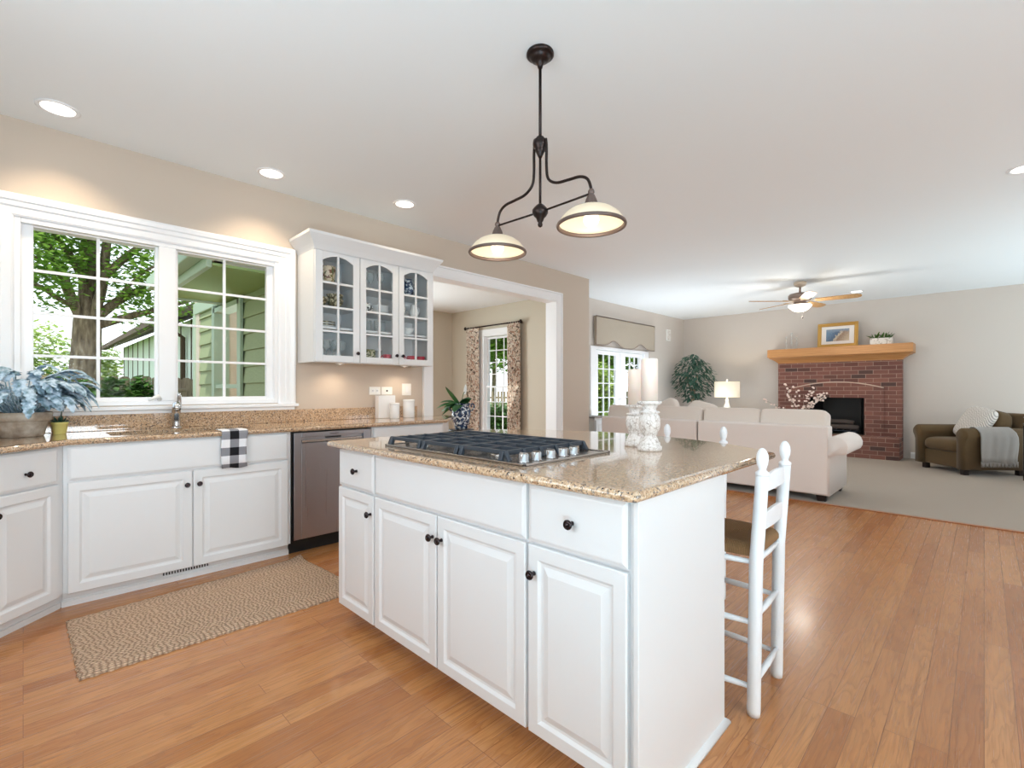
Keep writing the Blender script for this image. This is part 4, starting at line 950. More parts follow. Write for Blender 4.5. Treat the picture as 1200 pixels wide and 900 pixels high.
# blue-green plant in a weathered pot
def frond(mb, base, az, el, L, n=9, wd=.055, droop=1.0, lobes=True):
    """an arching stem of scalloped leaflets"""
    p = Vector(base); d = Vector((math.cos(az)*math.cos(el), math.sin(az)*math.cos(el), math.sin(el))); pts = [p.copy()]
    for k in range(n):
        d = (d + Vector((0, 0, -droop*.16))).normalized(); p = p + d*L/n; pts.append(p.copy())
    side = Vector((-math.sin(az), math.cos(az), 0)); vs = []; fs = []
    for k in range(n + 1):
        u = k/n; w = wd*(math.sin(PI*min(1, .12 + u*.9))**.6)*(1 + (.3 if k % 2 else -.12)*lobes); dn = (pts[min(k+1, n)] - pts[max(k-1, 0)]).normalized(); up = side.cross(dn) * -1
        vs += [pts[k] - side*w + up*w*-.25, pts[k] + up*w*.12, pts[k] + side*w + up*w*-.25]
    for k in range(n):
        for i in range(2): fs.append((k*3 + i, k*3 + i + 1, k*3 + 4 + i, k*3 + 3 + i))
    mb.add(vs, fs, 0, True); return pts
t = thing('potted_plant', 'blue-green leafy plant in a weathered stone pot by the window', 'plant', (-.005, 3.92, ZT))
PC = (-.005, 3.92, ZT)
MB().lathe([(.085, 0), (.092, .004), (.112, .085), (.115, .090), (.126, .092), (.130, .135), (.126, .140), (.114, .138), (.110, .120), (0, .118)], PC, 36).build('pot', M['stone_pot'], t)
fo = MB(); rnd = random.Random(3)
for k in range(150):
    az = rnd.uniform(0, 2*PI) if k < 100 else rnd.uniform(-.9, .45); el = rnd.uniform(.45, 1.4) if k < 100 else rnd.uniform(.45, 1.1); L = rnd.uniform(.22, .42) if k < 100 else rnd.uniform(.26, .44)
    if math.sin(az) > .2: L *= .6; el = max(el, .8)
    r0 = rnd.uniform(0, .08); b0 = Vector((PC[0] + r0*math.cos(az), PC[1] + r0*math.sin(az), ZT + .13))
    frond(fo, b0 + Vector((.5*L*math.cos(az)*math.cos(el), .5*L*math.sin(az)*math.cos(el), .62*L*math.sin(el))), az + rnd.uniform(-.5, .5), el*.8, min(.16, L*.55), 12, rnd.uniform(.022, .034), rnd.uniform(1.2, 2.0)*(.75 if math.cos(az) > .5 and math.sin(az) < .3 else 1))
    fo.tube([b0, b0 + Vector((.5*L*math.cos(az)*math.cos(el), .5*L*math.sin(az)*math.cos(el), .62*L*math.sin(el)))], .003, 5)
fo.build('foliage', M['leaf_blue'], t)
# yellow pot with succulent
t = thing('small_potted_succulent', 'tiny succulent in a small yellow pot on the window counter', 'plant', (.155, 3.995, ZT))
PC = (.155, 3.985, ZT)
MB().lathe([(.028, 0), (.030, .003), (.038, .060), (.041, .062), (.041, .072), (.038, .073), (.036, .062), (0, .060)], PC, 24).build('pot', M['yellow'], t)
su = MB()
for k in range(26):
    az = k*2.4; frond(su, (PC[0] + .012*math.cos(az), PC[1] + .012*math.sin(az), ZT + .06), az, .5 + .9*(k/26), .050, 4, .007, .6, False)
frond(su, (PC[0], PC[1], ZT + .06), .6, 1.45, .085, 5, .006, .3, False); su.build('leaves', M['leaf_ficus'], t)
o = cyl('bowl', [(.05, 0), (.055, .006), (.095, .05), (.10, .056), (.094, .054), (.05, .012), (0, .012)], -.20, 3.99, ZT, 'porcelain', 'white bowl cut off by the left edge behind the stone pot', 'bowl')
# jute runner
RC = [(.157, 2.612), (1.405, 2.612), (1.362, 3.425), (.152, 3.322)]
n, k_ = 60, 30; vs = []; fs = []
for j in range(k_ + 1):
    for i in range(n + 1):
        u, v = i/n, j/k_; x = (1-v)*((1-u)*RC[0][0] + u*RC[1][0]) + v*((1-u)*RC[3][0] + u*RC[2][0]); y = (1-v)*((1-u)*RC[0][1] + u*RC[1][1]) + v*((1-u)*RC[3][1] + u*RC[2][1])
        e = 1 if (i in (0, n) or j in (0, k_)) else 0
        lift = .022*max(0, (u - .93)/.07)*max(0, (v - .9)/.1)
        vs.append((x + e*.004*math.sin(j*2.3 + i), y + e*.004*math.sin(i*2.1 + j), .0015 + (.011 if not e else .006) + .0015*math.sin(u*17)*math.sin(v*9) + lift))
N1 = len(vs)
for v_ in vs[:N1]: vs.append((v_[0], v_[1], max(.0005, v_[2] - .012)))
for j in range(k_):
    for i in range(n):
        a = j*(n+1) + i; fs.append((a, a+1, a+n+2, a+n+1))
for i in range(n): fs.append((i, N1+i, N1+i+1, i+1)); b = k_*(n+1); fs.append((b+i, b+i+1, N1+b+i+1, N1+b+i))
for j in range(k_): a = j*(n+1); fs.append((a, a+n+1, N1+a+n+1, N1+a)); a += n; fs.append((a, N1+a, N1+a+n+1, a+n+1))
tag(MB().add(vs, fs, 0, True).build('rug', M['jute'], origin=(.75, 3.0, 0)), 'brown woven jute runner on the floor before the sink cabinet', 'rug')

# ------------------------------------------------------------------ breakfast nook
RX = NX - .10
t = thing('curtain_rod', 'dark bronze curtain rod above the nook window', 'curtain rod', (RX, 5.95, 2.275))
rd = MB().tube([(RX, 5.27, 2.275), (RX, 6.64, 2.275)], .012, 12)
rd.build('rod', M['dark_bronze'], t)
for y in (5.27, 6.64): MB().lathe([(0, -.032), (.018, -.026), (.026, 0), (.018, .026), (0, .032)], (RX, y, 2.275), 14).build('finial', M['dark_bronze'], t)
for y in (5.33, 6.58): MB().bar((NX, y, 2.275), (RX, y, 2.275), .016, .03).build('bracket', M['dark_bronze'], t)
def curtain(y0, y1, label):
    n = 90; zz = [2.29, 2.262, 2.2, 1.8, 1.3, .8, .4, .02]; vs = []; fs = []
    for j, z in enumerate(zz):
        am = .012 if j < 2 else .012 + .026*min(1, j/3)
        for i in range(n + 1):
            u = i/n; vs.append((RX + am*math.sin(u*2*PI*5.5 + .35*math.sin(j)), y0 + (y1 - y0)*u + .008*math.sin(u*2*PI*11)*(j > 1), z))
    for j in range(len(zz) - 1):
        for i in range(n): fs.append((j*(n+1) + i, j*(n+1) + i+1, (j+1)*(n+1) + i+1, (j+1)*(n+1) + i))
    o = MB().add(vs, fs, 0, True).build('curtain', M['curtain'], origin=(RX, (y0 + y1)/2, .02)); mo = o.modifiers.new('t', 'SOLIDIFY'); mo.thickness = .003
    tag(o, label, 'curtain', 'floral curtains in the nook')
curtain(6.29, 6.60, 'floral curtain panel left of the nook window'); curtain(5.30, 5.57, 'floral curtain panel right of the nook window')
# lily on a small stand just past the counter end
LXp, LYp = 3.50, 4.25
t = thing('plant_stand', 'small dark plant stand behind the end of the counter', 'stand', (LXp, LYp, 0))
MB().lathe([(.14, .71), (.15, .715), (.15, .73), (.14, .735), (0, .735)], (LXp, LYp, 0), 28).build('top', M['dark_wood'], t)
for k in range(3):
    a = k*2*PI/3 + .4; MB().tube([(LXp + .10*math.cos(a), LYp + .10*math.sin(a), .71), (LXp + .085*math.cos(a), LYp + .085*math.sin(a), .3), (LXp + .14*math.cos(a), LYp + .14*math.sin(a), 0)], [.014, .012, .012], 8).build('leg', M['dark_wood'], t)
t = thing('potted_lily', 'peace lily in a blue and white scrolled pot behind the counter end', 'plant', (LXp, LYp, .735))
P = MB().lathe([(.065, 0), (.070, .006), (.095, .09), (.108, .17), (.104, .23), (.088, .262), (.10, .285), (.106, .292), (.098, .296), (.082, .270), (0, .262)], (LXp, LYp, .735), 32)
P.build('pot', M['blue_white'], t)
for s in (-1, 1):
    pts = [Vector((LXp, LYp, .735)) + Vector((s*.70, -s*.70, 0))*r + Vector((0, 0, z)) for r, z in ((.100, .20), (.135, .225), (.150, .265), (.128, .290), (.112, .27), (.122, .25))]
    MB().tube(smoothpath(pts, 5), .009, 8).build('handle', M['blue_white'], t)
lv = MB(); rnd = random.Random(11)
for k in range(13):
    az = rnd.uniform(1.6, 4.4); el = rnd.uniform(.25, 1.0); frond(lv, (LXp + .03*math.cos(az), LYp + .03*math.sin(az), .995), az, el, rnd.uniform(.20, .30), 9, rnd.uniform(.045, .062), 1.0, False)
frond(lv, (LXp, LYp, .995), 2.9, 1.0, .30, 9, .065, .3, False); lv.build('leaves', M['leaf_lily'], t)
st = smoothpath([(LXp, LYp, .99), (LXp + .01, LYp - .01, 1.10), (LXp + .03, LYp - .02, 1.16)], 4); MB().tube(st, .004, 6).build('stem', M['leaf_lily'], t)
fl = MB(); frond(fl, (LXp + .03, LYp - .02, 1.13), .3, 1.35, .12, 8, .021, -.1, False); fl.build('flower', M['porcelain'], t)

# ------------------------------------------------------------------ family room: fireplace
BF = 10.52; HF = 10.16
t = thing('fireplace', 'red brick fireplace with raised hearth against the far wall', 'fireplace', (10.6, 1.94, 0))
OY0, OY1, OZ0, OZ1 = 1.523, 2.372, .375, 1.04
b = MB().box(BF, BX - .002, 1.0, OY0, 0, 1.76).box(BF, BX - .002, OY1, 2.92, 0, 1.76).box(BF, BX - .002, OY0, OY1, OZ1, 1.76)
b.build('brick_surround', M['brick'], t)
MB().box(HF, BF, 1.0, 2.92, 0, OZ0).build('hearth', M['brick'], t, bevel=.004)
# raised arch panel round the opening
AY0, AY1 = 1.245, 2.65; ar = MB(); n = 20; vs = []; fs = []
for i in range(n + 1):
    u = i/n; y = AY0 + (AY1 - AY0)*u; z = 1.215 + .11*(1 - (2*u - 1)**2); vs += [(BF - .018, y, OZ1), (BF - .018, y, z), (BF, y, z), (BF, y, OZ1)]
for i in range(n):
    for k in range(4): fs.append((i*4 + k, i*4 + 4 + k, i*4 + 4 + (k+1) % 4, i*4 + (k+1) % 4))
fs += [(0, 1, 2, 3), (n*4 + 3, n*4 + 2, n*4 + 1, n*4)]
ar.add(vs, fs).box(BF - .018, BF, AY0, OY0, OZ0, OZ1).box(BF - .018, BF, OY1, AY1, OZ0, OZ1); ar.build('arch_panel', M['brick'], t)
mj = MB().tube([(BF - .016, AY0 + (AY1 - AY0)*i/n, 1.217 + .11*(1 - (2*i/n - 1)**2)) for i in range(n + 1)], .011, 6); mj.build('mortar_line', mat('mortar', rgb(206, 182, 166), .9), t)
MB().add([(BF, OY0, OZ0), (BF, OY1, OZ0), (BF, OY1, OZ1), (BF, OY0, OZ1), (BX + .30, OY0 + .12, OZ0), (BX + .30, OY1 - .12, OZ0), (BX + .30, OY1 - .12, OZ1), (BX + .30, OY0 + .12, OZ1)],
         [(0, 1, 5, 4), (1, 2, 6, 5), (2, 3, 7, 6), (3, 0, 4, 7), (4, 5, 6, 7)]).build('firebox', M['black'], t)
gr = MB()
for i in range(6): gr.tube([(BF + .06, 1.66 + i*.11, OZ0 + .06), (BF + .28, 1.66 + i*.11, OZ0 + .06)], .008, 6)
gr.tube([(BF + .08, 1.64, OZ0 + .05), (BF + .08, 2.24, OZ0 + .05)], .008, 6).tube([(BF + .25, 1.64, OZ0 + .05), (BF + .25, 2.24, OZ0 + .05)], .008, 6)
for x in (BF + .08, BF + .25):
    for y in (1.66, 2.22): gr.tube([(x, y, OZ0), (x, y, OZ0 + .06)], .008, 6)
tag(gr.build('grate', M['iron'], origin=(BF + .15, 1.94, OZ0)), 'black iron log grate inside the fireplace', 'grate')
for (a, b_), r, lb in ((((BF + .09, 1.62, OZ0 + .115), (BF + .12, 2.2, OZ0 + .125)), .045, 'front log lying on the fireplace grate'), (((BF + .235, 1.66, OZ0 + .115), (BF + .228, 2.26, OZ0 + .12)), .048, 'rear log lying on the fireplace grate'), (((BF + .11, 1.70, OZ0 + .208), (BF + .22, 2.12, OZ0 + .222)), .040, 'top log lying across the other two in the fireplace')):
    d = Vector(b_) - Vector(a); tag(MB().tube([Vector(a), Vector(a) + d*.3 + Vector((0, 0, .006)), Vector(a) + d*.7, Vector(b_)], [r, r*1.06, r*.97, r], 10).build('log', M['charred'], origin=Vector(a)), lb, 'log', 'logs in the fireplace')
# mantel
t = thing('mantel_shelf', 'golden oak mantel shelf with a curved underside above the brick', 'mantel', (10.5, 1.93, 1.76))
MY0, MY1 = .835, 3.055
MB().box(10.30, BX - .001, MY0, MY1, 1.812, 1.968).build('shelf', M['mantel_oak'], t, bevel=.006)
cv = [(0, 1.70), (.0, 1.712), (.012, 1.722), (.035, 1.745), (.075, 1.775), (.12, 1.795), (.13, 1.812), (0, 1.812)]
MB().sweep([(BX - .002, 2.925), (BF - .002, 2.925), (BF - .002, .995), (BX - .002, .995)], cv).build('cove_molding', M['mantel_oak'], t)
# on the mantel
def cstick(y, h, label):
    tag(MB().lathe([(.045, 0), (.045, .006), (.012, .016), (.008, .05), (.014, h*.3), (.022, h*.42), (.010, h*.55), (.008, h*.8), (.014, h*.9), (.024, h), (.018, h - .002), (0, h - .014)], (10.44, y, 1.968), 20).build('glass_candlestick', M['glassware'], origin=(10.44, y, 1.968)), label, 'candlestick', 'glass candlesticks on the mantel')
cstick(2.755, .25, 'clear glass candlestick on the mantel, left of three'); cstick(2.665, .315, 'clear glass candlestick on the mantel, tallest and middle of three'); cstick(2.575, .235, 'clear glass candlestick on the mantel, right of three, nearest the picture')
t = thing('framed_picture', 'gilt framed coastal picture leaning on the mantel', 'picture', (10.45, 1.92, 1.968), 0)
Rm = Matrix.Translation((10.52, 1.93, 1.968)) @ Matrix.Rotation(math.radians(-1), 4, 'Z') @ Matrix.Rotation(math.radians(7), 4, 'Y')
w, h, f_ = .63, .455, .06
fm = MB(); fm.M = Rm
pr_ = [(0, 0), (0, .028), (.012, .034), (.028, .022), (.045, .026), (.06, .014), (.06, 0)]
# frame bars with a moulded section, mitred: swept in the picture plane (y, z) with depth along -x
loop = [(-w/2, 0), (w/2, 0), (w/2, h), (-w/2, h)]
vs = []; q = len(pr_)
for (cyy, czz), (sy, sz) in zip(loop, ((1, 1), (-1, 1), (-1, -1), (1, -1))):
    for d, p in pr_: vs.append((-p, cyy + sy*d, czz + sz*d))
fm.add(vs, [(i*q + k, ((i+1) % 4)*q + k, ((i+1) % 4)*q + k + 1, i*q + k + 1) for i in range(4) for k in range(q - 1)]); fm.build('frame', M['gold'], t)
mb_ = MB(); mb_.M = Rm; mb_.box(-.008, -.002, -w/2 + .05, w/2 - .05, .05, h - .05); mb_.build('mat_board', M['matboard'], t)
pm = mat('coastal_print', rgb(120, 140, 160), .6); q_ = NT(pm); oo = q_.n('SeparateXYZ', {0: q_.obj()})
dg = q_.math('ADD', q_.math('MULTIPLY', oo.outputs['Y'], 2.2), q_.math('MULTIPLY', oo.outputs['Z'], 1.6)); nz = q_.n('TexNoise', {'Vector': q_.obj(), 'Scale': 40.0, 'Detail': 4.0})
dd_ = q_.math('ADD', dg, q_.math('MULTIPLY', nz.outputs['Fac'], .35))
cc = q_.ramp(dd_, [(.0, rgb(206, 186, 160)), (.45, rgb(150, 120, 100)), (.52, rgb(214, 196, 170)), (.6, rgb(84, 100, 124)), (.9, rgb(110, 136, 162))])
hz = q_.ramp(q_.math('ADD', oo.outputs['Z'], q_.math('MULTIPLY', nz.outputs['Fac'], .08)), [(.31, (0, 0, 0, 1)), (.36, (1, 1, 1, 1))]); q_.put(q_.b, 'Base Color', q_.mix(hz, cc, q_.mix(nz.outputs['Fac'], rgb(150, 178, 204), rgb(120, 112, 108))))
pp = MB(); pp.M = Rm; pp.box(-.0095, -.008, -w/2 + .135, w/2 - .135, .115, h - .115); pp.build('print', pm, t)
t = thing('planter', 'textured white box planter with dark green leaves on the mantel', 'plant', (10.44, 1.27, 1.968))
MB().box(10.38, 10.52, 1.115, 1.425, 1.968, 2.082).build('box', M['white_speck'], t, bevel=.006)
pl = MB(); rnd = random.Random(5)
for k in range(44):
    az = rnd.uniform(0, 2*PI); frond(pl, (10.45 + rnd.uniform(-.04, .04), 1.27 + rnd.uniform(-.12, .12), 2.07), az, rnd.uniform(.3, 1.3), rnd.uniform(.08, .16), 5, .017, .5, False)
pl.build('leaves', M['leaf_dark'], t)
# blossom branches in a vase on the hearth
t = thing('vase_of_branches', 'vase of white blossom branches on the left of the hearth', 'vase', (10.26, 2.50, OZ0))
VC = (10.28, 2.55, OZ0)
MB().lathe([(.05, 0), (.055, .005), (.085, .10), (.080, .18), (.045, .26), (.05, .29), (.044, .288), (.04, .26), (.07, .17), (0, .01)], VC, 24).build('vase', M['whitewash'], t)
br_ = MB(); bl = MB(); rnd = random.Random(21)
for k in range(11):
    az = rnd.uniform(1.6, 5.2) if k % 3 else rnd.uniform(-1.9, -1.2); d = Vector((math.cos(az)*.35, math.sin(az)*.9, 1.3)).normalized(); p = Vector(VC) + Vector((0, 0, .25)); pts = [p.copy()]
    for s in range(7):
        d = (d + Vector((rnd.uniform(-.12, .1), rnd.uniform(-.2, .2), rnd.uniform(-.18, .08)))).normalized(); p = p + d*rnd.uniform(.07, .115); pts.append(p.copy())
        if s > 1:
            for z in range(2):
                c = p + Vector((rnd.uniform(-.03, .03), rnd.uniform(-.04, .04), rnd.uniform(-.03, .03)))
                bl.puff(c, (rnd.uniform(.03, .05), rnd.uniform(.03, .05), rnd.uniform(.025, .04)), .9, nu=7, nv=5)
    br_.tube(pts, [.004*(1 - .08*i) for i in range(len(pts))], 6)
br_.build('branches', M['bark'], t); bl.build('blossoms', mat('blossom', rgb(246, 226, 216), .7), t)

# ------------------------------------------------------------------ sofa seen from behind
SX = 5.86
def sofa_section(name, label, y0, y1, cush, arm):
    t = thing(name, label, 'sofa', (SX + .45, (y0 + y1)/2, 0), 0)
    b = MB().box(SX, SX + .20, y0, y1, .075, .80).build('back', M['sofa'], t, bevel=.022, segs=4)
    MB().box(SX + .02, SX + .88, y0 + .01, y1 - .01, .075, .34).build('base', M['sofa'], t, bevel=.015, segs=3)
    for c0, c1 in cush:
        R = Matrix.Rotation(math.radians(12), 3, 'Y')
        MB().puff((SX + .235, (c0 + c1)/2, .72), (.21, c1 - c0 + .006, .47), .20, R, ez=.16).build('back_cushion', M['sofa_cushion'], t)
        MB().puff((SX + .58, (c0 + c1)/2, .42), (.66, c1 - c0 + .004, .18), .2, ez=.4).build('seat_cushion', M['sofa_cushion'], t)
    if arm:
        # rolled arm: scroll section swept front to back
        ya = y0 - .012; sec = [(.0, .075), (.0, .46), (-.02, .50)] + [(-.045 + .115*math.cos(a), .585 + .115*math.sin(a)) for a in [math.radians(q) for q in range(215, -60, -22)]] + [(.16, .40), (.16, .075)]
        am = MB(); sx = [(SX + .006, .97), (SX + .03, 1.0), (SX + .80, 1.0), (SX + .86, .98), (SX + .885, .90)]
        vs = []; q = len(sec); cyy, czz = .02, .40
        for x, k in sx:
            for yy, z in sec: vs.append((x, ya + cyy + (yy - cyy)*k, z if z < .1 else czz + (z - czz)*k))
        fs = [(i*q + k, (i+1)*q + k, (i+1)*q + (k+1) % q, i*q + (k+1) % q) for i in range(len(sx) - 1) for k in range(q)] + [tuple(range(q)), tuple((len(sx)-1)*q + k for k in range(q - 1, -1, -1))]
        am.add(vs, fs, 0, True); am.build('arm', M['sofa'], t)
    for x in (SX + .03, SX + .78):
        for y in (y0 + .02, y1 - .12): MB().add([(x, y, .08), (x + .09, y, .08), (x + .09, y + .10, .08), (x, y + .10, .08), (x + .012, y + .012, .005), (x + .078, y + .012, .005), (x + .078, y + .088, .005), (x + .012, y + .088, .005)], [(0, 1, 2, 3), (7, 6, 5, 4), (0, 4, 5, 1), (1, 5, 6, 2), (2, 6, 7, 3), (3, 7, 4, 0)]).build('foot', M['dark_wood'], t)
    return t
sofa_section('sofa', 'off-white sofa with rolled arm, its back to the kitchen', 1.155, 2.535, [(1.20, 1.865), (1.87, 2.53)], True)
sofa_section('sofa_section', 'off-white left sofa section beyond the seam, partly behind the candles', 2.555, 3.95, [(2.56, 3.25), (3.255, 3.94)], False)
rnd = random.Random(4)
for (y, z, w, rot, lb) in ((2.70, .865, .44, .25, 'pale throw pillow peeking over the sofa back, nearer the lamp'), (3.20, .875, .46, -.3, 'pale throw pillow peeking over the sofa back, nearer the candles')):
    R = (Matrix.Rotation(rot, 3, 'Z') @ Matrix.Rotation(math.radians(14), 3, 'Y') @ Matrix.Rotation(math.radians(20*rot/abs(rot)), 3, 'X'))
    tag(MB().puff((SX + .50, y, z - .06), (.16, w, w), .5, R, wob=.02).build('throw_pillow', M['sofa_cushion'], origin=(SX + .50, y, z - .06)), lb, 'pillow', 'throw pillows on the sofa')
# lamp and its table, ficus tree
t = thing('end_table', 'low pale end table behind the sofa under the lamp', 'table', (9.9, 3.68, 0))
MB().box(9.66, 10.14, 3.44, 3.92, .56, .60).build('top', M['white_paint'], t, bevel=.006)
for x in (9.69, 10.08):
    for y in (3.47, 3.86): MB().box(x, x + .03, y, y + .03, .0, .56).build('leg', M['white_paint'], t)
t = thing('table_lamp', 'cream table lamp with drum shade beyond the sofa', 'lamp', (9.9, 3.68, .60))
LC = (9.9, 3.68, .60)
MB().lathe([(.075, 0), (.08, .008), (.08, .022), (.05, .03), (.035, .045), (.055, .09), (.072, .16), (.066, .23), (.042, .30), (.030, .35), (.036, .365), (.030, .38), (.014, .40), (.012, .46)], LC, 28).build('base', M['porcelain'], t)
MB().lathe([(.235, .435), (.235, .745), (.231, .745), (.231, .435), (.235, .435)], LC, 40).build('lamp_shade', M['shade_linen'], t)
MB().lathe([(.006, .46), (.006, .76), (.014, .768), (.020, .785), (.010, .80), (0, .802)], LC, 14).build('finial', M['porcelain'], t)
lamp('table_lamp_bulb', 'POINT', (9.9, 3.68, 1.19), (0, 0, 0), 14, (1, .84, .62), shadow_soft_size=.04)
t = thing('ficus_tree', 'leafy ficus tree standing in the corner by the garden door', 'tree', (10.0, 4.42, 0))
FC = Vector((10.0, 4.42, 0))
MB().lathe([(.14, 0), (.16, .01), (.20, .30), (.205, .32), (.19, .32), (.185, .29), (0, .28)], FC, 28).build('basket', M['rush'], t)
tk = MB()
for k in range(3):
    a = k*2.1; tk.tube(smoothpath([FC + Vector((.03*math.cos(a), .03*math.sin(a), .28)), FC + Vector((.04*math.cos(a + 2), .04*math.sin(a + 2), .65)), FC + Vector((.03*math.cos(a + 4), .03*math.sin(a + 4), 1.0)), FC + Vector((.16*math.cos(a), .16*math.sin(a), 1.5))], 5), .013, 7)
tk.build('trunk', M['bark'], t)
lv = MB(); rnd = random.Random(9)
for k in range(900):
    while True:
        q = Vector((rnd.uniform(-1, 1), rnd.uniform(-1, 1), rnd.uniform(-1, 1)))
        if .25 < q.length < 1: break
    w = .42*(1.0 - .35*max(0, q.z)**2)
    p = FC + Vector((q.x*w, q.y*w, 1.44 + q.z*.52)); az = math.atan2(q.y, q.x) + rnd.uniform(-.8, .8)
    frond(lv, p, az, rnd.uniform(-.9, .3), rnd.uniform(.08, .13), 4, rnd.uniform(.016, .024), .5, False)
lv.build('foliage', M['leaf_ficus'], t)
# armchair
t = thing('armchair', 'olive brown armchair facing the sofa by the far wall', 'armchair', (9.63, .14, 0), math.atan2(-.66, -.75), local=True)
MB().box(-.40, .40, -.40, .42, .085, .30).build('base', M['olive'], t, bevel=.02, segs=3)
MB().puff((0, -.07, .385), (.64, .74, .20), .25).build('seat_cushion', M['olive'], t)
for s in (-1, 1):
    sec = [(.30, .085), (.30, .52), (.292, .55)] + [(.385 + .092*math.cos(a), .565 + .092*math.sin(a)) for a in [math.radians(q) for q in range(180, -70, -25)]] + [(.43, .44), (.43, .085)]
    am = MB(); sx = [(-.45, .93), (-.43, 1.0), (.34, 1.0), (.40, .97)]; vs = []; q = len(sec)
    for y, k in sx:
        for x, z in sec: vs.append((s*(.37 + (x - .37)*k), y, z if z < .1 else .40 + (z - .40)*k))
    fs = [(i*q + k, (i+1)*q + k, (i+1)*q + (k+1) % q, i*q + (k+1) % q) for i in range(len(sx) - 1) for k in range(q)] + [tuple(range(q)), tuple((len(sx)-1)*q + k for k in range(q - 1, -1, -1))]
    am.add(vs, fs, 0, True); am.build('arm', M['olive'], t)
Rb = Matrix.Rotation(math.radians(-12), 4, 'X')
bk = MB(); bk.M = Matrix.Translation((0, .34, .30)) @ Rb; bk.box(-.42, .42, -.08, .12, -.2, .56); bk.M = None; bk.build('back', M['olive'], t, bevel=.05, segs=5)
MB().puff((0, .20, .66), (.62, .22, .46), .35, Matrix.Rotation(math.radians(-14), 3, 'X')).build('back_cushion', M['olive'], t)
for x in (-.36, .30):
    for y in (-.40, .32): MB().box(x, x + .07, y, y + .07, 0, .086).build('foot', M['dark_wood'], t, bevel=.008)
ch = t
def at_chair(p):
    a = math.atan2(-.66, -.75); return Vector((9.63 + p[0]*math.cos(a) - p[1]*math.sin(a), .14 + p[0]*math.sin(a) + p[1]*math.cos(a), p[2]))
pm = mat('woven_chevron', rgb(222, 216, 210), .9); q_ = NT(pm); oo = q_.n('SeparateXYZ', {0: q_.obj()})
zg = q_.math('SINE', q_.math('ADD', q_.math('MULTIPLY', oo.outputs['Y'], 190.0), q_.math('MULTIPLY', q_.math('PINGPONG', oo.outputs['X'], .05), 260.0))); nz = q_.n('TexNoise', {'Vector': q_.obj(), 'Scale': 30.0})
q_.put(q_.b, 'Base Color', q_.mix(q_.ramp(q_.math('MULTIPLY_ADD', zg, .5, .5), [(.25, (1, 1, 1, 1)), (.6, (0, 0, 0, 1))]), rgb(236, 230, 224), rgb(176, 168, 162))); q_.bump(zg, .5, .006)
o = MB().puff((0, 0, 0), (.50, .50, .16), .38, ez=1.0).build('throw_pillow', pm); o.location = at_chair((.03, .035, .70)); o.rotation_euler = (math.radians(62), math.radians(8), math.atan2(-.66, -.75) - .12); tag(o, 'woven cream chevron cushion on the olive armchair', 'pillow')
# grey throw over the near arm
th = MB(); prof = [(.262, .50), (.276, .57), (.30, .635), (.345, .668), (.39, .670), (.445, .645), (.487, .60), (.497, .54), (.496, .45), (.498, .36), (.502, .27), (.505, .20)]
n = 26; vs = []; fs = []
for j, (x, z) in enumerate(prof):
    for i in range(n + 1):
        u = i/n; f = .012*math.sin(u*14 + j*.25)*max(0, j - 4)/7
        vs.append((x + .006 + abs(f), -.30 + .47*u*(1 + .04*math.sin(j)), z + (.012*math.sin(u*6) if j == len(prof) - 1 else 0)))
for j in range(len(prof) - 1):
    for i in range(n): fs.append((j*(n+1) + i, j*(n+1) + i+1, (j+1)*(n+1) + i+1, (j+1)*(n+1) + i))
o = th.add(vs, fs, 0, True).build('throw_blanket', M['throw']); mo = o.modifiers.new('t', 'SOLIDIFY'); mo.thickness = .007; mo.offset = 0
o.location = (9.63, .14, 0); o.rotation_euler = (0, 0, math.atan2(-.66, -.75)); tag(o, 'grey knitted throw with fringe over the near arm of the armchair', 'blanket')
fg = MB()
for i in range(60):
    y = -.30 + .47*i/59; fg.tube([(.512, y, .215), (.514 + .004*math.sin(i), y + .003*math.sin(i*2), .17), (.512, y + .004*math.sin(i*3), .135)], [.004, .0035, .002], 5)
f2_ = fg.build('fringe', M['throw']); f2_.parent = o
# dark side table at the right edge
t = thing('side_table', 'dark side table cut off by the right edge beside the armchair', 'table', (8.93, -.56, 0))
MB().box(8.74, 9.14, -.78, -.36, .72, .75).build('top', M['dark_wood'], t, bevel=.005)
for x in (8.76, 9.09):
    for y in (-.76, -.39): MB().box(x, x + .03, y, y + .03, 0, .72).build('leg', M['dark_wood'], t)
cyl('bowl', [(.07, 0), (.08, .008), (.15, .075), (.155, .085), (.148, .08), (.07, .015), (0, .015)], 8.94, -.51, .75, 'throw', 'grey bowl on the dark side table at the right edge', 'bowl')
# ------------------------------------------------------------------ garden-door wall: valance, speaker, switch, small cabinet
t = tag(bpy.data.objects.new('valance', None), 'taupe fabric valance with a scalloped lower edge above the garden doors', 'valance'); COL.objects.link(t); t.location = (8.15, FY, 2.0)
OFF['valance'] = Vector((8.15, FY, 2.0))
VX0, VX1, VZ1 = 7.08, 9.19, 2.495; VY = FY - .075; n = 48; vs = []; fs = []
for i in range(n + 1):
    u = i/n
    z = 1.985 + .095*(math.exp(-((u - .27)/.085)**2) + math.exp(-((u - .73)/.085)**2)) - .02*math.exp(-((u - .5)/.13)**2)
    x = VX0 + (VX1 - VX0)*u; vs += [(x, VY, z), (x, VY, VZ1), (x, VY + .014, VZ1), (x, VY + .014, z)]
for i in range(n):
    for k in range(4): fs.append((i*4 + k, i*4 + 4 + k, i*4 + 4 + (k+1) % 4, i*4 + (k+1) % 4))
v_ = MB().add(vs, fs).box(VX0, VX0 + .014, VY, FY - .03, 1.985, VZ1).box(VX1 - .014, VX1, VY, FY - .03, 1.985, VZ1).box(VX0, VX1, VY, FY - .024, VZ1 - .014, VZ1); v_.build('board', M['valance'], t)
tp = MB()
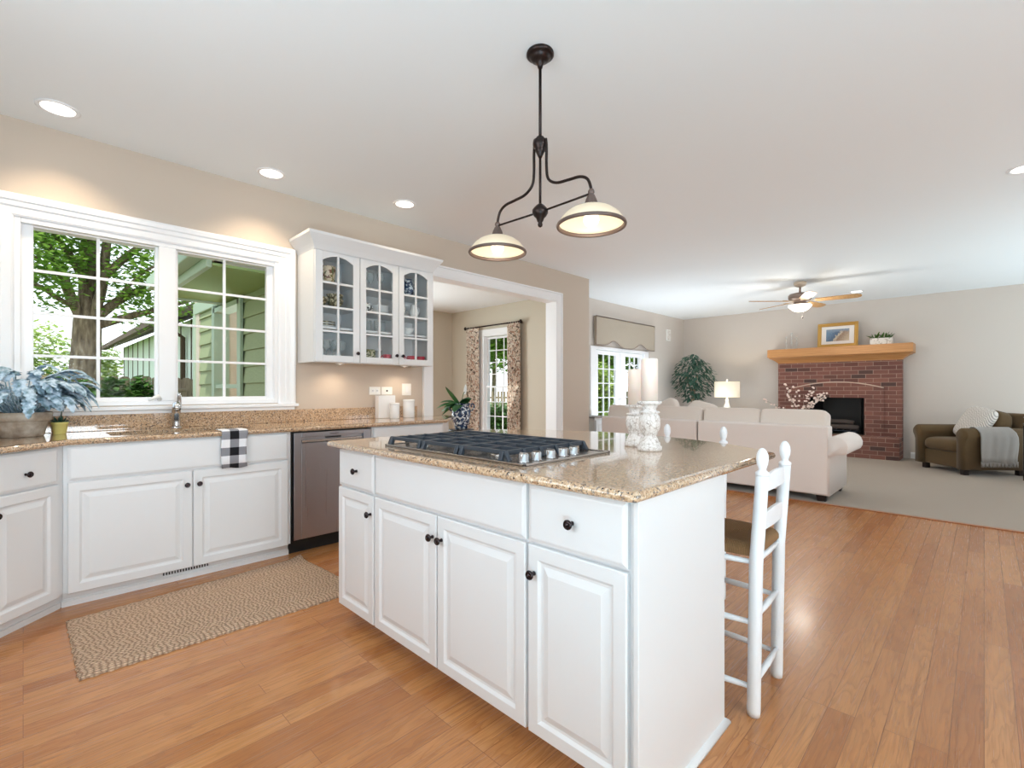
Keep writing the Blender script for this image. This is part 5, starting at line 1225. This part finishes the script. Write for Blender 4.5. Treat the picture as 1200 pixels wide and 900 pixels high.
for i in range(n): tp.tube([vs[i*4], vs[i*4 + 4]], .007, 6)
tp.build('cord_trim', M['fan_metal'], t)
MB().tube([(VX0, VY, 1.985), (VX0, VY, VZ1), (VX1, VY, VZ1)], .007, 6).build('edge_piping', M['fan_metal'], t)
t = thing('wall_speaker', 'white flat wall speaker near the room corner', 'speaker', (9.93, FY, 2.38))
MB().box(9.84, 10.02, FY - .02, FY, 2.255, 2.505).build('frame', M['plastic_white'], t, bevel=.004)
MB().box(9.862, 9.998, FY - .023, FY - .019, 2.277, 2.483).build('grille', M['white_speck'], t)
t = thing('light_switch', 'white switch plate beside the garden doors', 'wall plate', (6.90, FY, 1.18))
MB().box(6.865, 6.935, FY - .007, FY, 1.12, 1.235).build('cover_plate', M['plastic_white'], t, bevel=.003); MB().box(6.893, 6.907, FY - .014, FY - .006, 1.165, 1.19).build('toggle', M['porcelain'], t)
t = thing('side_cabinet', 'small white cabinet with dark top edge beside the garden doors', 'cabinet', (6.66, 4.70, 0))
MB().box(6.48, 6.84, 4.50, 4.92, .03, .72).build('body', M['white_paint'], t, bevel=.004); MB().box(6.46, 6.86, 4.48, 4.93, .72, .745).build('top', M['throw'], t, bevel=.004)
panel(MB(), (6.50, 4.50, .06), UX, NY, .32, .63).build('door', M['white_paint'], t)
cyl('vase', [(.022, 0), (.026, .004), (.026, .10), (.018, .125), (.010, .135), (.010, .175), (.014, .18), (0, .178)], 6.53, 4.62, .745, 'porcelain', 'small white bottle vase on the little white cabinet', 'vase', None, 20)
# ------------------------------------------------------------------ ceiling fan
FX, FYc = 8.19, 1.975
t = thing('ceiling_fan', 'five blade oak ceiling fan with a lit frosted bowl', 'ceiling fan', (FX, FYc, CEIL))
MB().lathe([(.085, 0), (.085, -.03), (.07, -.055), (.03, -.075), (.016, -.08)], (FX, FYc, CEIL), 28).build('canopy', M['fan_cream'], t)
MB().tube([(FX, FYc, CEIL - .07), (FX, FYc, 2.63)], .014, 12).build('downrod', M['fan_metal'], t)
MB().lathe([(.02, 2.645), (.06, 2.64), (.14, 2.622), (.158, 2.60), (.158, 2.555), (.145, 2.535), (.11, 2.52), (.08, 2.515), (.08, 2.49), (.10, 2.48), (.105, 2.455), (0, 2.45)], (FX, FYc, 0), 36).build('motor_housing', M['fan_metal'], t)
MB().lathe([(.155, 2.455), (.158, 2.448), (.145, 2.425), (.105, 2.385), (.055, 2.362), (.012, 2.356), (0, 2.356)], (FX, FYc, 0), 36).build('light_bowl', M['fan_bowl'], t)
MB().tube([(FX - .03, FYc - .04, 2.37), (FX - .03, FYc - .04, 2.27)], .002, 6).lathe([(0, 2.245), (.009, 2.25), (.011, 2.262), (.004, 2.275)], (FX - .03, FYc - .04, 0), 10).build('pull_chain', M['dark_bronze'], t)
for k in range(5):
    a = math.radians(-83 + 72*k); R4 = Matrix.Translation((FX, FYc, 2.515)) @ Matrix.Rotation(a, 4, 'Z') @ Matrix.Rotation(math.radians(-13), 4, 'X')
    bl = MB(); bl.M = R4; ol = [(.20, -.055), (.60, -.072), (.70, -.066), (.745, -.04), (.755, 0), (.745, .04), (.70, .066), (.60, .072), (.20, .055), (.185, 0)]; bl.prism(ol, -.004, .004); bl.build('blade', M['blade_oak'], t)
    ir = MB(); ir.M = Matrix.Translation((FX, FYc, 2.515)) @ Matrix.Rotation(a, 4, 'Z'); ir.bar((.10, 0, .0), (.21, 0, .0), .035, .008).bar((.2, -.03, .004), (.27, -.03, .004), .014, .006).bar((.2, .03, .004), (.27, .03, .004), .014, .006).bar((.2, -.035, .003), (.2, .035, .003), .02, .006); ir.build('blade_arm', M['fan_cream'], t)
lamp('fan_lamp', 'POINT', (FX, FYc, 2.30), (0, 0, 0), 26, (1, .92, .80), shadow_soft_size=.14)

# ------------------------------------------------------------------ garden
GZ = -.40
struct('ground', MB().box(-40, 45, WY + WT, 70, GZ - .2, GZ).box(BX + .15, 45, -30, WY + WT, GZ - .2, GZ), M['grass'])
def leaves(mb, n, fn, size, rnd):
    """n small folded leaves at points from fn()"""
    vs = []; fs = []
    for k in range(n):
        p = fn(); a = rnd.uniform(0, 2*PI); u = Vector((math.cos(a), math.sin(a), rnd.uniform(-.6, .6))).normalized(); w = u.cross(Vector((rnd.uniform(-.5, .5), rnd.uniform(-.5, .5), 1))).normalized()
        s = size*rnd.uniform(.6, 1.25); b = len(vs)
        vs += [p - u*s, p + w*s*.5, p + u*s, p - w*s*.5]; fs.append((b, b+1, b+2, b+3))
    mb.add(vs, fs); return mb
def inball(rnd, lo=.0):
    while True:
        q = Vector((rnd.uniform(-1, 1), rnd.uniform(-1, 1), rnd.uniform(-1, 1)))
        if lo < q.length < 1: return q
def shrub(name, label, cat, c, r, m, n, size, seed, group=None, stem=True, lo=.55, lump=5):
    rnd = random.Random(seed); t = thing(name, label, cat, (c[0], c[1], GZ), 0, group)
    lumps = [(Vector(c) + Vector((q.x*r[0], q.y*r[1], q.z*r[2]))*.55, .6) for q in (inball(rnd) for _ in range(lump))] + [(Vector(c), .85)]
    def fn():
        lc, k = rnd.choice(lumps); q = inball(rnd, lo); p = lc + Vector((q.x*r[0], q.y*r[1], q.z*r[2]))*k
        p.z = max(p.z, GZ + .03); return p
    leaves(MB(), n, fn, size, rnd).build('foliage', M[m], t)
    if stem: MB().tube([(c[0], c[1], GZ), (c[0] + .02, c[1], (c[2] + GZ)/2), (c[0], c[1], c[2])], [max(.03, r[0]*.07), max(.025, r[0]*.05), .02], 8).build('stem', M['bark'], t)
    return t
# big shade tree beyond the fence
t = thing('shade_tree', 'large forked shade tree standing before the fence in the left window', 'tree', (.60, 9.17, GZ))
tb = MB(); limbs = []
def limb(P, r0, r1, n=5):
    pts = smoothpath(P, n); k = len(pts); tb.tube(pts, [r0 + (r1 - r0)*i/(k-1) for i in range(k)], 12); limbs.append(pts); return pts
limb([(0.59, 9.17, -0.40), (0.60, 9.17, 1.00), (0.63, 9.17, 1.65), (0.65, 9.17, 2.21)], 0.197, 0.157)
limb([(0.64, 9.17, 2.08), (0.66, 9.24, 2.70), (0.67, 9.24, 3.49), (0.68, 9.30, 4.60), (0.72, 9.30, 5.78)], 0.124, 0.052)
limb([(0.67, 9.17, 2.11), (0.79, 9.04, 2.63), (0.84, 8.97, 3.29), (0.92, 8.84, 4.08), (1.11, 8.78, 4.99)], 0.072, 0.033)
limb([(0.62, 9.17, 2.11), (0.48, 9.10, 2.44), (0.35, 8.97, 2.83), (0.20, 8.91, 3.16), (0.05, 8.78, 3.49), (-0.33, 8.65, 4.08)], 0.072, 0.033)
limb([(0.52, 9.10, 2.34), (0.35, 8.84, 2.39), (0.18, 8.65, 2.49), (0.01, 8.52, 2.57), (-0.26, 8.38, 2.77)], 0.039, 0.013)
limb([(0.67, 9.17, 2.14), (0.98, 9.10, 2.49), (1.26, 9.04, 2.70), (1.64, 8.91, 2.93), (2.10, 8.78, 3.29)], 0.072, 0.026)
limb([(0.68, 9.17, 2.08), (1.10, 9.04, 2.27), (1.41, 8.91, 2.39), (1.83, 8.78, 2.57)], 0.066, 0.020)
limb([(0.64, 9.24, 2.70), (0.45, 9.04, 3.06), (0.26, 8.91, 3.32), (0.00, 8.84, 3.75)], 0.059, 0.020)
limb([(0.81, 9.04, 2.80), (1.11, 8.91, 3.19), (1.41, 8.78, 3.45), (1.83, 8.65, 3.81)], 0.059, 0.020)
limb([(0.95, 9.10, 2.46), (1.08, 8.84, 2.70), (1.31, 8.65, 2.96), (1.64, 8.45, 3.09)], 0.033, 0.010)
limb([(0.41, 9.04, 2.70), (0.26, 8.78, 2.77), (0.10, 8.52, 2.86), (-0.13, 8.38, 3.03)], 0.026, 0.010)
tb.build('trunk', M['bark'], t)
rnd = random.Random(2)
ends = [p for L in limbs[1:] for p in L[len(L)//3:]]
def fn():
    p = rnd.choice(ends); q = inball(rnd); return p + Vector((q.x*.42, q.y*.5, q.z*.34 + .05))
lf = leaves(MB(), 8200, fn, .052, rnd)
def fn2():
    q = inball(rnd, .3); return Vector((.5 + q.x*2.0, 8.9 + q.y*1.0, 4.55 + q.z*1.3))
leaves(lf, 2600, fn2, .07, rnd); lf.build('foliage', M['leaf_tree'], t)
# fence
t = thing('fence', 'weathered stockade fence across the back garden', 'fence', (-1, 10, GZ))
fb = MB(); x = -7.0; rnd = random.Random(8)
while x < 2.9:
    h = 1.40 + rnd.uniform(-.015, .015); fb.box(x, x + .135, 10.0, 10.02, GZ + .04, h - .03); fb.add([(x, 10, h - .03), (x + .135, 10, h - .03), (x + .10, 10, h), (x + .035, 10, h), (x, 10.02, h - .03), (x + .135, 10.02, h - .03), (x + .10, 10.02, h), (x + .035, 10.02, h)], [(0, 1, 2, 3), (7, 6, 5, 4), (0, 4, 5, 1), (1, 5, 6, 2), (2, 6, 7, 3), (3, 7, 4, 0)]); x += .142
fb.build('boards', M['fence_wood'], t)
MB().bar((-7, 10.04, 1.1), (2.9, 10.04, 1.1), .04, .09).bar((-7, 10.04, .1), (2.9, 10.04, .1), .04, .09).build('rails', M['fence_wood'], t)
for i in range(8):
    x = 1.92 - i*1.2 + .0; p_ = MB().box(x - .05, x + .05, 9.90, 10.0, GZ, 1.16).build('post', M['fence_wood'], t); MB().box(x - .065, x + .065, 9.885, 10.0, 1.16, 1.21).build('post_cap', M['fence_wood'], p_, bevel=.01)
# neighbouring outbuilding with battens
t = thing('garage', 'pale green board and batten outbuilding behind the fence', 'building', (4.5, 15, GZ))
MB().box(2.2, 8.0, 10.4, 19.2, GZ, 2.50).build('wall', M['batten'], t)
bt = MB(); y = 10.5
while y < 19.2: bt.box(2.188, 2.2, y, y + .05, GZ, 2.50); y += .85
bt.build('battens', M['brown_trim'], t)
MB().add([(1.80, 9.9, 2.42), (1.80, 19.7, 2.42), (5.1, 19.7, 4.2), (5.1, 9.9, 4.2), (8.4, 9.9, 2.42), (8.4, 19.7, 2.42), (1.80, 9.9, 2.54), (1.80, 19.7, 2.54), (5.1, 19.7, 4.34), (5.1, 9.9, 4.34), (8.4, 9.9, 2.54), (8.4, 19.7, 2.54)],
         [(0, 1, 2, 3), (3, 2, 5, 4), (6, 9, 8, 7), (9, 10, 11, 8), (0, 6, 7, 1), (4, 5, 11, 10), (0, 3, 9, 6), (3, 4, 10, 9), (1, 7, 8, 2), (2, 8, 11, 5)]).build('roof', M['roof_brown'], t)
MB().box(1.70, 1.80, 9.9, 19.7, 2.43, 2.54).tube([(1.76, 10.9, 2.44), (1.95, 10.9, 2.30), (2.14, 10.9, 2.18), (2.14, 10.9, GZ)], .04, 8).build('gutter', M['brown_trim'], t)
# shrubs under the kitchen window and behind
for i, (x, y, h, r) in enumerate(((-.62, 8.3, .78, .28), (-.04, 8.2, .80, .28), (.54, 8.3, .76, .28), (1.10, 8.2, .70, .26), (.74, 6.95, .74, .22), (.24, 7.05, .78, .24))):
    shrub('evergreen_shrub', ('dark green shrub hidden behind the blue-green plant', 'dark green shrub low in the left window behind the blue-green plant', 'dark green shrub low in the left window, left of the mullion', 'dark green shrub low in the left window beside the mullion', 'nearer dark green shrub in the left window by the vertical muntin', 'nearer dark green shrub below the left pane')[i], 'shrub', (x, y, h), (r, r, .62), 'leaf_dark', 3000, .05, 30 + i, 'dark shrubs below the kitchen window', lo=.2, lump=9)
shrub('garden_bush', 'tall light green bush far left of the tree trunk', 'bush', (-.1, 21, 1.6), (1.5, 1.3, 2.0), 'leaf_light', 5200, .11, 40)
shrub('garden_bush', 'light green bush between tree trunk and outbuilding', 'bush', (1.75, 20.6, 1.1), (.75, .8, 1.9), 'leaf_light', 3200, .10, 41)
shrub('twiggy_hedge', 'tan twiggy hedge low left of the tree trunk', 'hedge', (.1, 17.5, .75), (1.3, .7, 1.15), 'leaf_tan', 3600, .08, 42, lump=8)
shrub('garden_bush', 'yellow green bush low by the trunk base', 'bush', (.45, 12.2, .75), (.6, .5, .65), 'leaf_light', 1200, .07, 43)
# garden seen through the doors and the nook window
for i, (x, y, z, r, m_, lb, n_) in enumerate(((15.2, 10.6, 3.3, (1.5, 1.5, 2.0), 'leaf_tree', 'green tree beyond the garden doors, left pane', 7000), (18.2, 10.0, 3.2, (1.2, 1.2, 2.4), 'leaf_dark', 'darker tree beyond the garden doors, right pane', 6000), (11.8, 8.0, 1.1, (.8, .8, .9), 'leaf_light', 'light yellow green bush beyond the left garden door', 3500),
        (16.6, 17.6, 3.6, (2.2, 2.2, 2.0), 'leaf_tree', 'green tree in the upper nook window', 9000), (21, 25.5, 5.2, (4.2, 3, 2.8), 'leaf_tree', 'tall tree higher in the nook window', 9000), (19.6, 14.2, 4.0, (1.9, 1.9, 2.4), 'leaf_tree', 'tree between garden doors and nook window', 6000), (23.5, 11.5, 4.4, (2.4, 2.6, 3.0), 'leaf_tree', 'far tree behind the right garden door', 8000))):
    shrub('garden_tree' if z > 2 else 'garden_bush', lb, 'tree' if z > 2 else 'bush', (x, y, z), r, m_, n_, .19 if z > 2 else .09, 60 + i, 'trees of the side garden' if z > 2 else None, lo=.2)
t = thing('picket_fence', 'pale picket fence beyond the garden doors', 'fence', (15, 13, GZ))
pk = MB(); A = Vector((21.5, 7.6, 0)); B = Vector((13.2, 16.6, 0)); n = 92
for i in range(n + 1):
    p = A + (B - A)*i/n; pk.bar((p.x, p.y, GZ + .05), (p.x, p.y, 1.12), .085, .025, (1, 1, 0))
pk.build('pickets', M['fence_wood'], t)
MB().bar(A + Vector((.02, .02, .85)), B + Vector((.02, .02, .85)), .03, .08).bar(A + Vector((.02, .02, .0)), B + Vector((.02, .02, .0)), .03, .08).build('rails', M['fence_wood'], t)
struct('ground_patio', MB().box(5.9, 11.0, FY + .15, 7.6, GZ, GZ + .08), M['concrete'])
shrub('evergreen_hedge', 'dark evergreen hedge low behind the nook window', 'hedge', (8.5, 8.8, .22), (1.0, .6, .62), 'leaf_dark', 5200, .06, 90, lump=8, lo=.1)
